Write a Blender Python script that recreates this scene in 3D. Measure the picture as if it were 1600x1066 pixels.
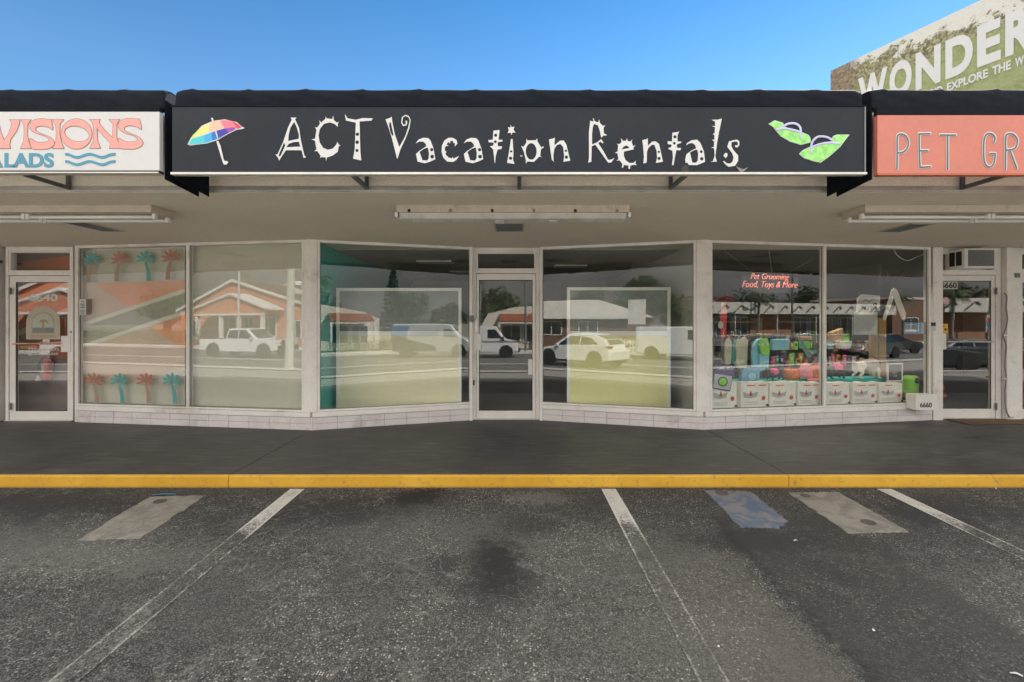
import bpy, bmesh, math, random
from mathutils import Vector, Matrix
random.seed(7)
R = math.radians
for o in list(bpy.data.objects): bpy.data.objects.remove(o)
S = bpy.context.scene; C = S.collection
# ---------------- camera, sky, sun, exposure ----------------
F = 711.0; EYE = 1.42; HX = 800.0; HY = 503.0        # focal length and principal point in photo pixels (1600 wide)
cd = bpy.data.cameras.new('camera'); cam = bpy.data.objects.new('camera', cd); C.objects.link(cam)
cam.location = (0, 0, EYE); cam.rotation_euler = (R(90), 0, 0)
cd.sensor_width = 36; cd.lens = 36 * F / 1600; cd.shift_y = (HY - 533) / 1600; cd.clip_end = 3000; cd.clip_start = .05
S.camera = cam
W = bpy.data.worlds.new('World'); S.world = W; W.use_nodes = True
wt = W.node_tree; bg = wt.nodes['Background']
sky = wt.nodes.new('ShaderNodeTexSky'); sky.sky_type = 'NISHITA'; sky.sun_disc = False
CLOUD = 6.7
SUN_EL, SUN_AZ = 38, 43
sky.sun_elevation = R(SUN_EL); sky.sun_rotation = R(SUN_AZ)
sky.altitude = 0; sky.air_density = 1.0; sky.dust_density = 0.0; sky.ozone_density = 4.0
# clear sky ahead, broken white cloud behind the camera and overhead
def wn(t): return wt.nodes.new(t)
tc = wn('ShaderNodeTexCoord'); sx = wn('ShaderNodeSeparateXYZ'); wt.links.new(tc.outputs['Generated'], sx.inputs[0])
cn = wn('ShaderNodeTexNoise'); cn.inputs['Scale'].default_value = 2.6; cn.inputs['Detail'].default_value = 7; cn.inputs['Roughness'].default_value = .6
mp = wn('ShaderNodeMapping'); mp.inputs['Scale'].default_value = (1, 1, 2.2); wt.links.new(tc.outputs['Generated'], mp.inputs[0]); wt.links.new(mp.outputs[0], cn.inputs['Vector'])
def wm(op, a, b):
    n = wn('ShaderNodeMath'); n.operation = op
    for i, v in enumerate((a, b)):
        if isinstance(v, (int, float)): n.inputs[i].default_value = v
        else: wt.links.new(v, n.inputs[i])
    return n.outputs[0]
# amount of cloud grows away from the view direction
am = wm('ADD', wm('MULTIPLY', sx.outputs[1], -1.0), wm('MULTIPLY', wm('MAXIMUM', wm('SUBTRACT', sx.outputs[2], .55), 0.0), 1.6))
am = wm('ADD', am, wm('MULTIPLY', wm('SUBTRACT', cn.outputs[0], .5), 2.2))
mr = wn('ShaderNodeMapRange'); mr.interpolation_type = 'SMOOTHSTEP'; wt.links.new(am, mr.inputs[0]); mr.inputs[1].default_value = -.25; mr.inputs[2].default_value = .35
c2 = wn('ShaderNodeTexNoise'); c2.inputs['Scale'].default_value = 5; c2.inputs['Detail'].default_value = 8; wt.links.new(mp.outputs[0], c2.inputs['Vector'])
mr2 = wn('ShaderNodeMapRange'); wt.links.new(c2.outputs[0], mr2.inputs[0]); mr2.inputs[1].default_value = .3; mr2.inputs[2].default_value = .7; mr2.inputs[3].default_value = CLOUD*.6; mr2.inputs[4].default_value = CLOUD*1.25
low = wn('ShaderNodeMapRange'); wt.links.new(sx.outputs[2], low.inputs[0]); low.inputs[1].default_value = .08; low.inputs[2].default_value = .42; low.inputs[3].default_value = .34; low.inputs[4].default_value = 1.15
mr2o = wm('MULTIPLY', mr2.outputs[0], low.outputs[0])
cm = wn('ShaderNodeMix'); cm.data_type = 'RGBA'; cm.blend_type = 'MULTIPLY'; cm.inputs[0].default_value = 1; cm.inputs[6].default_value = (1, .97, .93, 1); wt.links.new(mr2o, cm.inputs[7])
wx = wn('ShaderNodeMix'); wx.data_type = 'RGBA'; wt.links.new(mr.outputs[0], wx.inputs[0]); hs = wn('ShaderNodeHueSaturation'); hs.inputs['Saturation'].default_value = 1.24; hs.inputs['Value'].default_value = .485; wt.links.new(sky.outputs[0], hs.inputs['Color']); pale = wn('ShaderNodeMix'); pale.data_type = 'RGBA'; pm = wn('ShaderNodeMapRange'); wt.links.new(sx.outputs[2], pm.inputs[0]); pm.inputs[1].default_value = .62; pm.inputs[2].default_value = .40; pm.inputs[3].default_value = 0; pm.inputs[4].default_value = .28
h2 = wn('ShaderNodeHueSaturation'); h2.inputs['Saturation'].default_value = .95; h2.inputs['Value'].default_value = .78; h2.inputs['Hue'].default_value = .494; hs.inputs['Hue'].default_value = .494; wt.links.new(sky.outputs[0], h2.inputs['Color'])
wt.links.new(pm.outputs[0], pale.inputs[0]); wt.links.new(hs.outputs[0], pale.inputs[6]); wt.links.new(h2.outputs[0], pale.inputs[7]); wt.links.new(pale.outputs[2], wx.inputs[6]); wt.links.new(cm.outputs[2], wx.inputs[7])
wt.links.new(wx.outputs[2], bg.inputs[0]); bg.inputs[1].default_value = 0.105
sd = bpy.data.lights.new('sun', 'SUN'); sd.energy = 5.0; sd.angle = R(.5); sd.color = (1, .95, .87)
sun = bpy.data.objects.new('sun', sd); C.objects.link(sun)
dv = Vector((math.sin(R(SUN_AZ)) * math.cos(R(SUN_EL)), math.cos(R(SUN_AZ)) * math.cos(R(SUN_EL)), math.sin(R(SUN_EL))))
sun.rotation_euler = dv.to_track_quat('Z', 'Y').to_euler(); sun.location = dv * 60
S.view_settings.view_transform = 'Standard'; S.view_settings.look = 'None'; S.view_settings.gamma = 1
S.view_settings.exposure = 1.78

# ---------------- helpers ----------------
def tag(o, label=None, cat=None, group=None, kind=None):
    if label: o['label'] = label
    if cat: o['category'] = cat
    if group: o['group'] = group
    if kind: o['kind'] = kind
    return o
def empty(name, loc=(0, 0, 0), label=None, cat=None, group=None, rz=0):
    o = bpy.data.objects.new(name, None); C.objects.link(o); o.location = loc; o.rotation_euler = (0, 0, rz)
    o.empty_display_size = .1
    return tag(o, label, cat, group)
def base_of(p):
    v = Vector((0, 0, 0))
    while p is not None: v += p.location; p = p.parent
    return v
def link_mesh(name, me, mats, parent=None, off=None, smooth=False, bev=0, seg=2):
    o = bpy.data.objects.new(name, me); C.objects.link(o)
    if not isinstance(mats, (list, tuple)): mats = [mats]
    me.materials.clear()
    for m in mats: me.materials.append(m)
    if parent is not None:
        o.parent = parent; b = base_of(parent)
        if b.length > 0: me.transform(Matrix.Translation(-b))
    if smooth:
        for p in me.polygons: p.use_smooth = True
    if bev:
        md = o.modifiers.new('bevel', 'BEVEL'); md.width = bev; md.segments = seg; md.limit_method = 'ANGLE'; md.angle_limit = R(40)
    return o
class MB:
    def __init__(s, M=None): s.v = []; s.f = []; s.mi = []; s.M = M
    def add(s, vs, fs, mi=0):
        n = len(s.v)
        for v in vs:
            v = Vector(v); s.v.append(s.M @ v if s.M is not None else v)
        for f in fs: s.f.append([n + i for i in f]); s.mi.append(mi)
        return s
    def box(s, x0, x1, y0, y1, z0, z1, mi=0):
        return s.add([(x0,y0,z0),(x1,y0,z0),(x1,y1,z0),(x0,y1,z0),(x0,y0,z1),(x1,y0,z1),(x1,y1,z1),(x0,y1,z1)],
              [(0,3,2,1),(4,5,6,7),(0,1,5,4),(1,2,6,5),(2,3,7,6),(3,0,4,7)], mi)
    def prism(s, pts, y0, y1, mi=0, ax='y'):      # polygon (a,b) extruded along an axis
        n = len(pts)
        if ax == 'y': vs = [(a, y0, b) for a, b in pts] + [(a, y1, b) for a, b in pts]
        elif ax == 'z': vs = [(a, b, y0) for a, b in pts] + [(a, b, y1) for a, b in pts]
        else: vs = [(y0, a, b) for a, b in pts] + [(y1, a, b) for a, b in pts]
        fs = [tuple(range(n)), tuple(range(2*n-1, n-1, -1))]
        fs += [(i, i+n, (i+1) % n + n, (i+1) % n) for i in range(n)]
        return s.add(vs, fs, mi)
    def tube(s, pts, r, n=8, mi=0, cap=True):
        pts = [Vector(p) for p in pts]
        rs = r if isinstance(r, (list, tuple)) else [r] * len(pts)
        vs = []; fs = []; prev = None
        for i, p in enumerate(pts):
            d = (pts[min(i+1, len(pts)-1)] - pts[max(i-1, 0)]).normalized()
            if prev is None:
                a = Vector((0, 0, 1)) if abs(d.z) < .9 else Vector((1, 0, 0)); u = d.cross(a).normalized()
            else: u = (prev - d * prev.dot(d)).normalized()
            prev = u; w = d.cross(u)
            for k in range(n):
                t = 2 * math.pi * k / n; vs.append(p + (u * math.cos(t) + w * math.sin(t)) * rs[i])
        for i in range(len(pts) - 1):
            for k in range(n):
                a = i*n+k; b = i*n+(k+1) % n; fs.append((a, b, b+n, a+n))
        if cap: fs.append(tuple(range(n-1, -1, -1))); fs.append(tuple(range((len(pts)-1)*n, len(pts)*n)))
        return s.add(vs, fs, mi)
    def lathe(s, c, prof, n=20, mi=0, ax='z', sx=1, sy=1):
        vs = []; fs = []
        for r, h in prof:
            for k in range(n):
                t = 2*math.pi*k/n; a, b = r*math.cos(t)*sx, r*math.sin(t)*sy
                vs.append({'z': (c[0]+a, c[1]+b, c[2]+h), 'y': (c[0]+a, c[1]+h, c[2]+b), 'x': (c[0]+h, c[1]+a, c[2]+b)}[ax])
        for i in range(len(prof)-1):
            for k in range(n):
                a = i*n+k; b = i*n+(k+1) % n; fs.append((a, b, b+n, a+n))
        fs.append(tuple(range(n-1, -1, -1))); fs.append(tuple(range((len(prof)-1)*n, len(prof)*n)))
        return s.add(vs, fs, mi)
    def build(s, name, mats, parent=None, smooth=False, bev=0, seg=2, sub=0):
        me = bpy.data.meshes.new(name); me.from_pydata([tuple(v) for v in s.v], [], s.f)
        for p, m in zip(me.polygons, s.mi): p.material_index = m
        bm = bmesh.new(); bm.from_mesh(me); bmesh.ops.recalc_face_normals(bm, faces=bm.faces); bm.to_mesh(me); bm.free()
        o = link_mesh(name, me, mats, parent, smooth=smooth, bev=bev, seg=seg)
        if sub:
            md = o.modifiers.new('sub', 'SUBSURF'); md.levels = sub; md.render_levels = sub
        return o
def at(x, y, D): return Vector(((x-HX)*D/F, D, EYE + (HY-y)*D/F))
def ground_z(Y): return -.114 - .02*(4.21 - Y)
def gp(x, y):                                       # photo pixel to a point of the parking lot
    Y = 1.6182 / (.02 + (y-HY)/F); return ((x-HX)*Y/F, Y)
def eval_curve(cu):
    o = bpy.data.objects.new('tmp', cu); C.objects.link(o); bpy.context.view_layer.update()
    dg = bpy.context.evaluated_depsgraph_get(); me = bpy.data.meshes.new_from_object(o.evaluated_get(dg))
    bpy.data.objects.remove(o); bpy.data.curves.remove(cu); return me
UP = Matrix(((1,0,0,0),(0,0,-1,0),(0,1,0,0),(0,0,0,1)))
def shape_mesh(polys, ext=.002, off=0):             # filled outlines with holes, local xy, becomes upright facing -Y
    cu = bpy.data.curves.new('c', 'CURVE'); cu.dimensions = '2D'; cu.fill_mode = 'BOTH'; cu.extrude = ext; cu.offset = off
    for p in polys:
        sp = cu.splines.new('POLY'); sp.points.add(len(p)-1); sp.use_cyclic_u = True
        for i, (a, b) in enumerate(p): sp.points[i].co = (a, b, 0, 1)
    me = eval_curve(cu); me.transform(UP); return me
def text_mesh(txt, size, ext=.001, off=0, shear=0, align='CENTER', space=1, fit=None, sxy=None):
    cu = bpy.data.curves.new('t', 'FONT'); cu.body = txt; cu.size = size; cu.extrude = ext; cu.offset = off; cu.shear = shear
    cu.align_x = align; cu.space_character = space; cu.resolution_u = 4
    me = eval_curve(cu)
    if fit:                                          # fit into (x0,x1,y0,y1)
        xs = [v.co.x for v in me.vertices]; ys = [v.co.y for v in me.vertices]
        a, b, c, d = min(xs), max(xs), min(ys), max(ys); x0, x1, y0, y1 = fit
        for v in me.vertices:
            v.co.x = x0 + (v.co.x-a)/(b-a)*(x1-x0); v.co.y = y0 + (v.co.y-c)/(d-c)*(y1-y0)
    me.transform(UP); return me
def place(name, me, M, mat, parent): 
    me.transform(M); return link_mesh(name, me, mat, parent)
def smooth_line(p, n=6):                             # Catmull-Rom
    out = []; P = [p[0]] + list(p) + [p[-1]]
    for i in range(1, len(P)-2):
        for k in range(n):
            t = k/n; a, b, c, d = P[i-1], P[i], P[i+1], P[i+2]
            out.append(tuple(.5*((2*b[j]) + (-a[j]+c[j])*t + (2*a[j]-5*b[j]+4*c[j]-d[j])*t*t + (-a[j]+3*b[j]-3*c[j]+d[j])*t**3) for j in range(len(b))))
    out.append(tuple(p[-1])); return out
def circ(x, y, r, n=16, ry=None, rot=0):
    ry = ry or r; c, s_ = math.cos(rot), math.sin(rot)
    return [(x + r*math.cos(2*math.pi*k/n)*c - ry*math.sin(2*math.pi*k/n)*s_, y + r*math.cos(2*math.pi*k/n)*s_ + ry*math.sin(2*math.pi*k/n)*c) for k in range(n)]

# ---------------- materials ----------------
def nodes(m): m.use_nodes = True; return m.node_tree, m.node_tree.nodes['Principled BSDF']
def mth(nt, op, a, b=None, clamp=False):
    n = nt.nodes.new('ShaderNodeMath'); n.operation = op; n.use_clamp = clamp
    for i, v in enumerate((a, b)):
        if v is None: continue
        if isinstance(v, (int, float)): n.inputs[i].default_value = v
        else: nt.links.new(v, n.inputs[i])
    return n.outputs[0]
def noise(nt, vec, scale, detail=4, rough=.55, dist=0):
    n = nt.nodes.new('ShaderNodeTexNoise'); n.inputs['Scale'].default_value = scale; n.inputs['Detail'].default_value = detail
    n.inputs['Roughness'].default_value = rough; n.inputs['Distortion'].default_value = dist; nt.links.new(vec, n.inputs['Vector']); return n.outputs[0]
def ramp(nt, f, lo, hi, a=0.0, b=1.0):
    n = nt.nodes.new('ShaderNodeMapRange'); n.clamp = True; n.interpolation_type = 'SMOOTHSTEP'
    for i, v in zip((1, 2, 3, 4), (lo, hi, a, b)): n.inputs[i].default_value = v
    nt.links.new(f, n.inputs[0]); return n.outputs[0]
def mix(nt, f, a, b, mode='MIX'):
    n = nt.nodes.new('ShaderNodeMix'); n.data_type = 'RGBA'; n.blend_type = mode; n.clamp_result = False
    for i, v in ((0, f), (6, a), (7, b)):
        if isinstance(v, (int, float)): n.inputs[i].default_value = v
        elif isinstance(v, (tuple, list)): n.inputs[i].default_value = (*v[:3], 1)
        else: nt.links.new(v, n.inputs[i])
    return n.outputs[2]
def objco(nt, scale=None):
    t = nt.nodes.new('ShaderNodeNewGeometry'); v = t.outputs['Position']
    if scale:
        mp = nt.nodes.new('ShaderNodeMapping'); mp.inputs['Scale'].default_value = scale; nt.links.new(v, mp.inputs[0]); v = mp.outputs[0]
    return v
def bump(nt, h, strength, dist, b):
    n = nt.nodes.new('ShaderNodeBump'); n.inputs['Strength'].default_value = strength; n.inputs['Distance'].default_value = dist
    nt.links.new(h, n.inputs['Height']); nt.links.new(n.outputs[0], b.inputs['Normal']); return n
def mat(name, col, rough=.6, var=.1, vs=3.0, metal=0, bmp=0, bs=200, emit=0, spec=.5, dirt=None, ds=1.2, coat=0):
    m = bpy.data.materials.new(name); nt, b = nodes(m); P = objco(nt)
    n1 = noise(nt, P, vs, 6, .6); n2 = noise(nt, P, vs*14, 3, .6)
    f = mth(nt, 'MULTIPLY_ADD', n2, .4); nt.nodes[-1].inputs[2].default_value = 0
    f = mth(nt, 'ADD', mth(nt, 'MULTIPLY', n1, .65), mth(nt, 'MULTIPLY', n2, .35))
    lo = tuple(c*(1-var*1.6) for c in col); hi = tuple(min(c*(1+var*1.6), 1) for c in col)
    c = mix(nt, ramp(nt, f, .3, .7), lo, hi)
    if dirt: c = mix(nt, ramp(nt, noise(nt, P, ds, 8, .7, .4), .5, .75, 0, .75), c, dirt)
    nt.links.new(c, b.inputs['Base Color']); b.inputs['Metallic'].default_value = metal
    nt.links.new(ramp(nt, n1, .3, .7, max(rough-.07, .02), min(rough+.07, 1)), b.inputs['Roughness'])
    b.inputs['Specular IOR Level'].default_value = spec; b.inputs['Coat Weight'].default_value = coat
    if bmp: bump(nt, noise(nt, P, bs, 4, .6), bmp, .002, b)
    if emit:
        b.inputs['Emission Color'].default_value = (*col, 1); b.inputs['Emission Strength'].default_value = emit
    return m
def glass(name, refl=.14, tint=(.8, .84, .82), rough=.0):
    tint = tuple(t**.5 for t in tint)
    m = bpy.data.materials.new(name); m.use_nodes = True; nt = m.node_tree; nt.nodes.clear()
    out = nt.nodes.new('ShaderNodeOutputMaterial'); tr = nt.nodes.new('ShaderNodeBsdfTransparent'); gl = nt.nodes.new('ShaderNodeBsdfGlossy')
    tr.inputs[0].default_value = (*tint, 1); gl.inputs['Roughness'].default_value = rough; gl.inputs[0].default_value = (1, 1, 1, 1)
    fr = nt.nodes.new('ShaderNodeFresnel'); fr.inputs[0].default_value = 1.5
    P = objco(nt); w = noise(nt, P, .9, 2, .5); b = nt.nodes.new('ShaderNodeBump'); b.inputs['Strength'].default_value = .12; b.inputs['Distance'].default_value = .004
    nt.links.new(w, b.inputs['Height']); nt.links.new(b.outputs[0], gl.inputs['Normal'])
    ge = nt.nodes.new('ShaderNodeNewGeometry')            # reflect once, at the face the ray meets from the air
    f = mth(nt, 'MULTIPLY', mth(nt, 'ADD', fr.outputs[0], refl-.04, True), mth(nt, 'SUBTRACT', 1.0, ge.outputs['Backfacing']))
    mx = nt.nodes.new('ShaderNodeMixShader'); nt.links.new(f, mx.inputs[0]); nt.links.new(tr.outputs[0], mx.inputs[1]); nt.links.new(gl.outputs[0], mx.inputs[2])
    nt.links.new(mx.outputs[0], out.inputs[0]); return m
M = {}
M['white'] = mat('white_paint', (.76, .735, .69), .45, .05, 2, dirt=(.42, .37, .31), ds=1.7, bmp=.2, bs=60)
M['white2'] = mat('white_enamel', (.72, .70, .66), .35, .04, 4)
M['block'] = mat('painted_block', (.66, .615, .61), .7, .06, 3, bmp=.6, bs=120, dirt=(.38, .33, .30), ds=2.5)
M['grout'] = mat('grout', (.30, .27, .26), .9, .1)
M['darkcloth'] = mat('awning_fabric', (.0085, .0110, .0165), .95, .18, 2, bmp=.3, bs=300, spec=.12, dirt=(.013,.0165,.024), ds=3)
M['signblack'] = mat('sign_vinyl_black', (.0070, .0112, .0185), .55, .12, 1.5, dirt=(.013, .019, .028), ds=2.2, spec=.3)
M['ghost'] = mat('faded_vinyl', (.0062, .0105, .0170), .55, .2, 6)
M['signwhite'] = mat('sign_vinyl_white', (.505, .51, .51), .5, .02, 2)
M['coral'] = mat('sign_vinyl_coral', (.48, .155, .115), .5, .05, 2)
M['letterwhite'] = mat('lettering_white', (.54, .545, .545), .5, .02)
M['pinkletter'] = mat('lettering_dusty_pink', (.60, .28, .25), .5, .03)
M['pinkline'] = mat('lettering_outline', (.22, .12, .12), .5, .03)
M['teal'] = mat('lettering_teal', (.045, .22, .32), .5, .04)
M['slate'] = mat('lettering_slate', (.07, .10, .12), .5, .04)
M['steel'] = mat('bracket_steel', (.12, .125, .125), .5, .15, 8, metal=.5)
M['alu'] = mat('aluminium_trim', (.55, .53, .49), .35, .08, 6, metal=.6)
M['black'] = mat('black_plastic', (.012, .012, .013), .4, .1)
M['rubber'] = mat('tyre_rubber', (.015, .015, .015), .8, .1)
M['chrome'] = mat('chrome', (.6, .6, .6), .15, .03, metal=1)
M['tube'] = mat('lamp_tube_off', (.78, .78, .74), .2, .02)
M['housing'] = mat('fixture_enamel', (.50, .44, .36), .45, .08, 5, dirt=(.3, .25, .19), ds=5)
M['grey'] = mat('grey_metal', (.16, .165, .17), .5, .1)
M['glass'] = glass('window_glass', .10, (.93, .96, .94))
M['glassd'] = glass('door_glass', .10, (.90, .93, .92))
M['glassa'] = glass('display_glass_film', .09, (.95, .95, .92))
M['carglass'] = mat('car_glass', (.02, .025, .028), .06, .05, spec=1)

def stucco(name, col, stain):
    m = bpy.data.materials.new(name); nt, b = nodes(m); P = objco(nt)
    big = noise(nt, P, .8, 5, .6); mid = noise(nt, P, 9, 5, .65); fine = noise(nt, P, 95, 3, .7)
    c = mix(nt, ramp(nt, big, .35, .7), col, tuple(x*.87 for x in col))
    c = mix(nt, ramp(nt, mid, .5, .8, 0, .35), c, stain)
    c = mix(nt, ramp(nt, fine, .35, .68), tuple(x*.84 for x in col), c)
    nt.links.new(c, b.inputs['Base Color']); b.inputs['Roughness'].default_value = .9
    h = mth(nt, 'ADD', mth(nt, 'MULTIPLY', fine, .8), mth(nt, 'MULTIPLY', noise(nt, P, 260, 3, .7), .5))
    bump(nt, h, .9, .006, b); return m
M['stucco'] = stucco('soffit_stucco', (.86, .765, .64), (.68, .59, .48))

def asphalt_color(nt, P):                            # returns colour and height sockets
    big = noise(nt, P, .55, 6, .62, .3); mid = noise(nt, P, 3.2, 6, .7, .5); fine = noise(nt, P, 60, 3, .7)
    base = mix(nt, ramp(nt, big, .36, .64), (.012, .0118, .0115), (.033, .0315, .029))
    base = mix(nt, mth(nt, 'MULTIPLY', ramp(nt, mid, .47, .68, 0, .95), ramp(nt, noise(nt, P, 26, 5, .75), .40, .56)), base, (.20, .188, .17))
    base = mix(nt, ramp(nt, mid, .28, .46, .65, 0), base, (.013, .013, .013))
    # worn sealer is thickest close to the kerb
    sep = nt.nodes.new('ShaderNodeSeparateXYZ'); nt.links.new(P, sep.inputs[0])
    kerb = ramp(nt, mth(nt, 'ADD', sep.outputs[1], mth(nt, 'MULTIPLY', mid, 1.2)), 3.7, 4.7, 0, .72)
    base = mix(nt, kerb, base, (.016, .016, .016))
    grain = noise(nt, P, 18, 5, .8)
    bounce_pale = ramp(nt, mth(nt, 'ADD', sep.outputs[1], mth(nt, 'MULTIPLY', mid, .8)), .9, 1.9, .85, 0)      # made paler out of direct view to bounce sunlight up to the soffit
    grain0 = bounce_pale
    # stains and wheel tracks: fixed places on the lot
    def spot(x, y, rx, ry, amt, col, edge=.75):
        nonlocal base
        mp = nt.nodes.new('ShaderNodeVectorMath'); mp.operation = 'SUBTRACT'; nt.links.new(P, mp.inputs[0]); mp.inputs[1].default_value = (x, y, 0)
        m2 = nt.nodes.new('ShaderNodeVectorMath'); m2.operation = 'MULTIPLY'; nt.links.new(mp.outputs[0], m2.inputs[0]); m2.inputs[1].default_value = (1/rx, 1/ry, 0)
        ln = nt.nodes.new('ShaderNodeVectorMath'); ln.operation = 'LENGTH'; nt.links.new(m2.outputs[0], ln.inputs[0])
        f = mth(nt, 'ADD', ln.outputs['Value'], mth(nt, 'ADD', mth(nt, 'MULTIPLY', mth(nt, 'SUBTRACT', mid, .5), 2.6), mth(nt, 'MULTIPLY', mth(nt, 'SUBTRACT', grain, .5), 3.2)))
        base = mix(nt, ramp(nt, f, .35, 1.25, amt, 0), base, col)
    for a in SPOTS: 
        if a[5][0] > .05: spot(*a)
    vo = nt.nodes.new('ShaderNodeTexVoronoi'); vo.inputs['Scale'].default_value = 78; nt.links.new(P, vo.inputs['Vector'])
    sc = nt.nodes.new('ShaderNodeSeparateColor'); nt.links.new(vo.outputs['Color'], sc.inputs[0])
    stone = mth(nt, 'MULTIPLY', ramp(nt, vo.outputs['Distance'], .28, .50, 1, 0), ramp(nt, sc.outputs[0], .50, .82))
    stone = mth(nt, 'MULTIPLY', stone, mth(nt, 'MULTIPLY', ramp(nt, noise(nt, P, 1.7, 5, .75), .40, .58, .22, 1), ramp(nt, mid, .36, .56, .25, 1)))
    c = mix(nt, ramp(nt, fine, .3, .72, .55, 0), base, (.012, .012, .012))
    c = mix(nt, mth(nt, 'MULTIPLY', stone, .92), c, mix(nt, sc.outputs[1], (.16, .15, .135), (.78, .73, .64)))
    v2 = nt.nodes.new('ShaderNodeTexVoronoi'); v2.inputs['Scale'].default_value = 210; nt.links.new(P, v2.inputs['Vector'])
    s2 = nt.nodes.new('ShaderNodeSeparateColor'); nt.links.new(v2.outputs['Color'], s2.inputs[0])
    c = mix(nt, mth(nt, 'MULTIPLY', ramp(nt, s2.outputs[0], .62, .9), .62), c, (.24, .23, .21))
    base = c
    for a in SPOTS:
        if a[5][0] <= .05: spot(*a)
    c = base
    sx_ = nt.nodes.new('ShaderNodeSeparateXYZ'); nt.links.new(P, sx_.inputs[0])
    wob = mth(nt, 'ADD', sx_.outputs[0], mth(nt, 'MULTIPLY', mth(nt, 'SUBTRACT', mid, .5), .28))
    inside = mth(nt, 'MULTIPLY', mth(nt, 'MULTIPLY', ramp(nt, wob, 1.54, 1.60), ramp(nt, wob, 2.52, 2.60, 1, 0)), ramp(nt, sx_.outputs[1], 3.5, 3.75, 1, 0))
    c = mix(nt, mth(nt, 'MULTIPLY', inside, .62), c, mix(nt, grain, (.018, .016, .0145), (.050, .045, .040)))   # resurfaced trench
    joint = mth(nt, 'MULTIPLY', mth(nt, 'MULTIPLY', ramp(nt, wob, 1.50, 1.57), ramp(nt, wob, 1.57, 1.68, 1, 0)), ramp(nt, grain, .35, .6))
    c = mix(nt, mth(nt, 'MULTIPLY', joint, mth(nt, 'MULTIPLY', ramp(nt, sx_.outputs[1], 3.5, 3.7, 1, 0), .8)), c, (.010, .010, .010))
    worn = mth(nt, 'MULTIPLY', mth(nt, 'MULTIPLY', ramp(nt, wob, .7, 1.2), ramp(nt, wob, 1.4, 1.54, 1, 0)), ramp(nt, sx_.outputs[1], 2.4, 3.3, .45, 0))
    c = mix(nt, worn, c, (.125, .108, .088))
    c = mix(nt, .34, c, (.007, .0065, .006)); c = mix(nt, bounce_pale, c, (.38, .365, .33))
    # crack network
    wp = nt.nodes.new('ShaderNodeVectorMath'); wp.operation = 'ADD'; nn = nt.nodes.new('ShaderNodeTexNoise'); nn.inputs['Scale'].default_value = 3.5; nn.inputs['Detail'].default_value = 5
    nt.links.new(P, nn.inputs['Vector']); k = nt.nodes.new('ShaderNodeVectorMath'); k.operation = 'SCALE'; k.inputs['Scale'].default_value = .35
    nt.links.new(nn.outputs['Color'], k.inputs[0]); nt.links.new(P, wp.inputs[0]); nt.links.new(k.outputs[0], wp.inputs[1])
    cr = nt.nodes.new('ShaderNodeTexVoronoi'); cr.feature = 'DISTANCE_TO_EDGE'; cr.inputs['Scale'].default_value = 3.1; nt.links.new(wp.outputs[0], cr.inputs['Vector'])
    cm = mth(nt, 'MULTIPLY', ramp(nt, cr.outputs['Distance'], .003, .016, 1, 0), mth(nt, 'MULTIPLY', ramp(nt, noise(nt, P, .9, 3, .6), .44, .56), ramp(nt, sx_.outputs[0], .7, 1.4, 1, .08)))
    cm = mth(nt, 'MULTIPLY', cm, ramp(nt, fine, .35, .55, .3, 1))
    c = mix(nt, mth(nt, 'MULTIPLY', cm, .5), c, (.22, .21, .19))
    h = mth(nt, 'ADD', mth(nt, 'MULTIPLY', fine, .5), mth(nt, 'MULTIPLY', stone, .6)); h = mth(nt, 'SUBTRACT', h, mth(nt, 'MULTIPLY', cm, .8))
    return c, h, mid, fine
sp = lambda x, y: gp(x, y)
SPOTS = [(*sp(778, 882), .20, .34, .95, (.010, .010, .010)), (*sp(790, 905), .30, .30, .6, (.018, .017, .016)), (*sp(700, 880), .12, .12, .7, (.02, .02, .02)), (*sp(838, 820), .25, .16, .55, (.022,.021,.020)),
         (*sp(655, 775), .32, .20, .95, (.008, .006, .005)), (*sp(640, 830), .8, .45, .65, (.13, .125, .115)), (*sp(835, 778), .3, .15, .6, (.22, .21, .19)), (*sp(505, 800), .7, .3, .7, (.02, .02, .02)),
         (*sp(60, 850), .9, .4, .55, (.16, .15, .14)), (*sp(170, 870), .8, .25, .55, (.20, .19, .17)), (*sp(60, 790), 1.0, .35, .75, (.018, .018, .018)),
         (*sp(1180, 845), .45, .18, .8, (.012, .012, .012)), (*sp(1310, 900), .10, .25, .5, (.014, .014, .014)), (*sp(1500, 800), .9, .3, .7, (.018, .018, .02)), (*sp(1560, 960), .6, .5, .45, (.12, .11, .10)), (*sp(950, 870), 1.1, .5, .5, (.16, .145, .13)),
         (*sp(1080, 1000), .5, .5, .5, (.15, .14, .12)), (*sp(400, 930), 1.2, .5, .35, (.12, .115, .105)), (*sp(900, 1010), 1.4, .4, .4, (.13, .12, .105))]
def asphalt():
    m = bpy.data.materials.new('asphalt'); nt, b = nodes(m); P = objco(nt)
    c, h, mid, fine = asphalt_color(nt, P); nt.links.new(c, b.inputs['Base Color']); b.inputs['Roughness'].default_value = .88
    bump(nt, h, .9, .006, b); return m
M['asphalt'] = asphalt()
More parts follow.
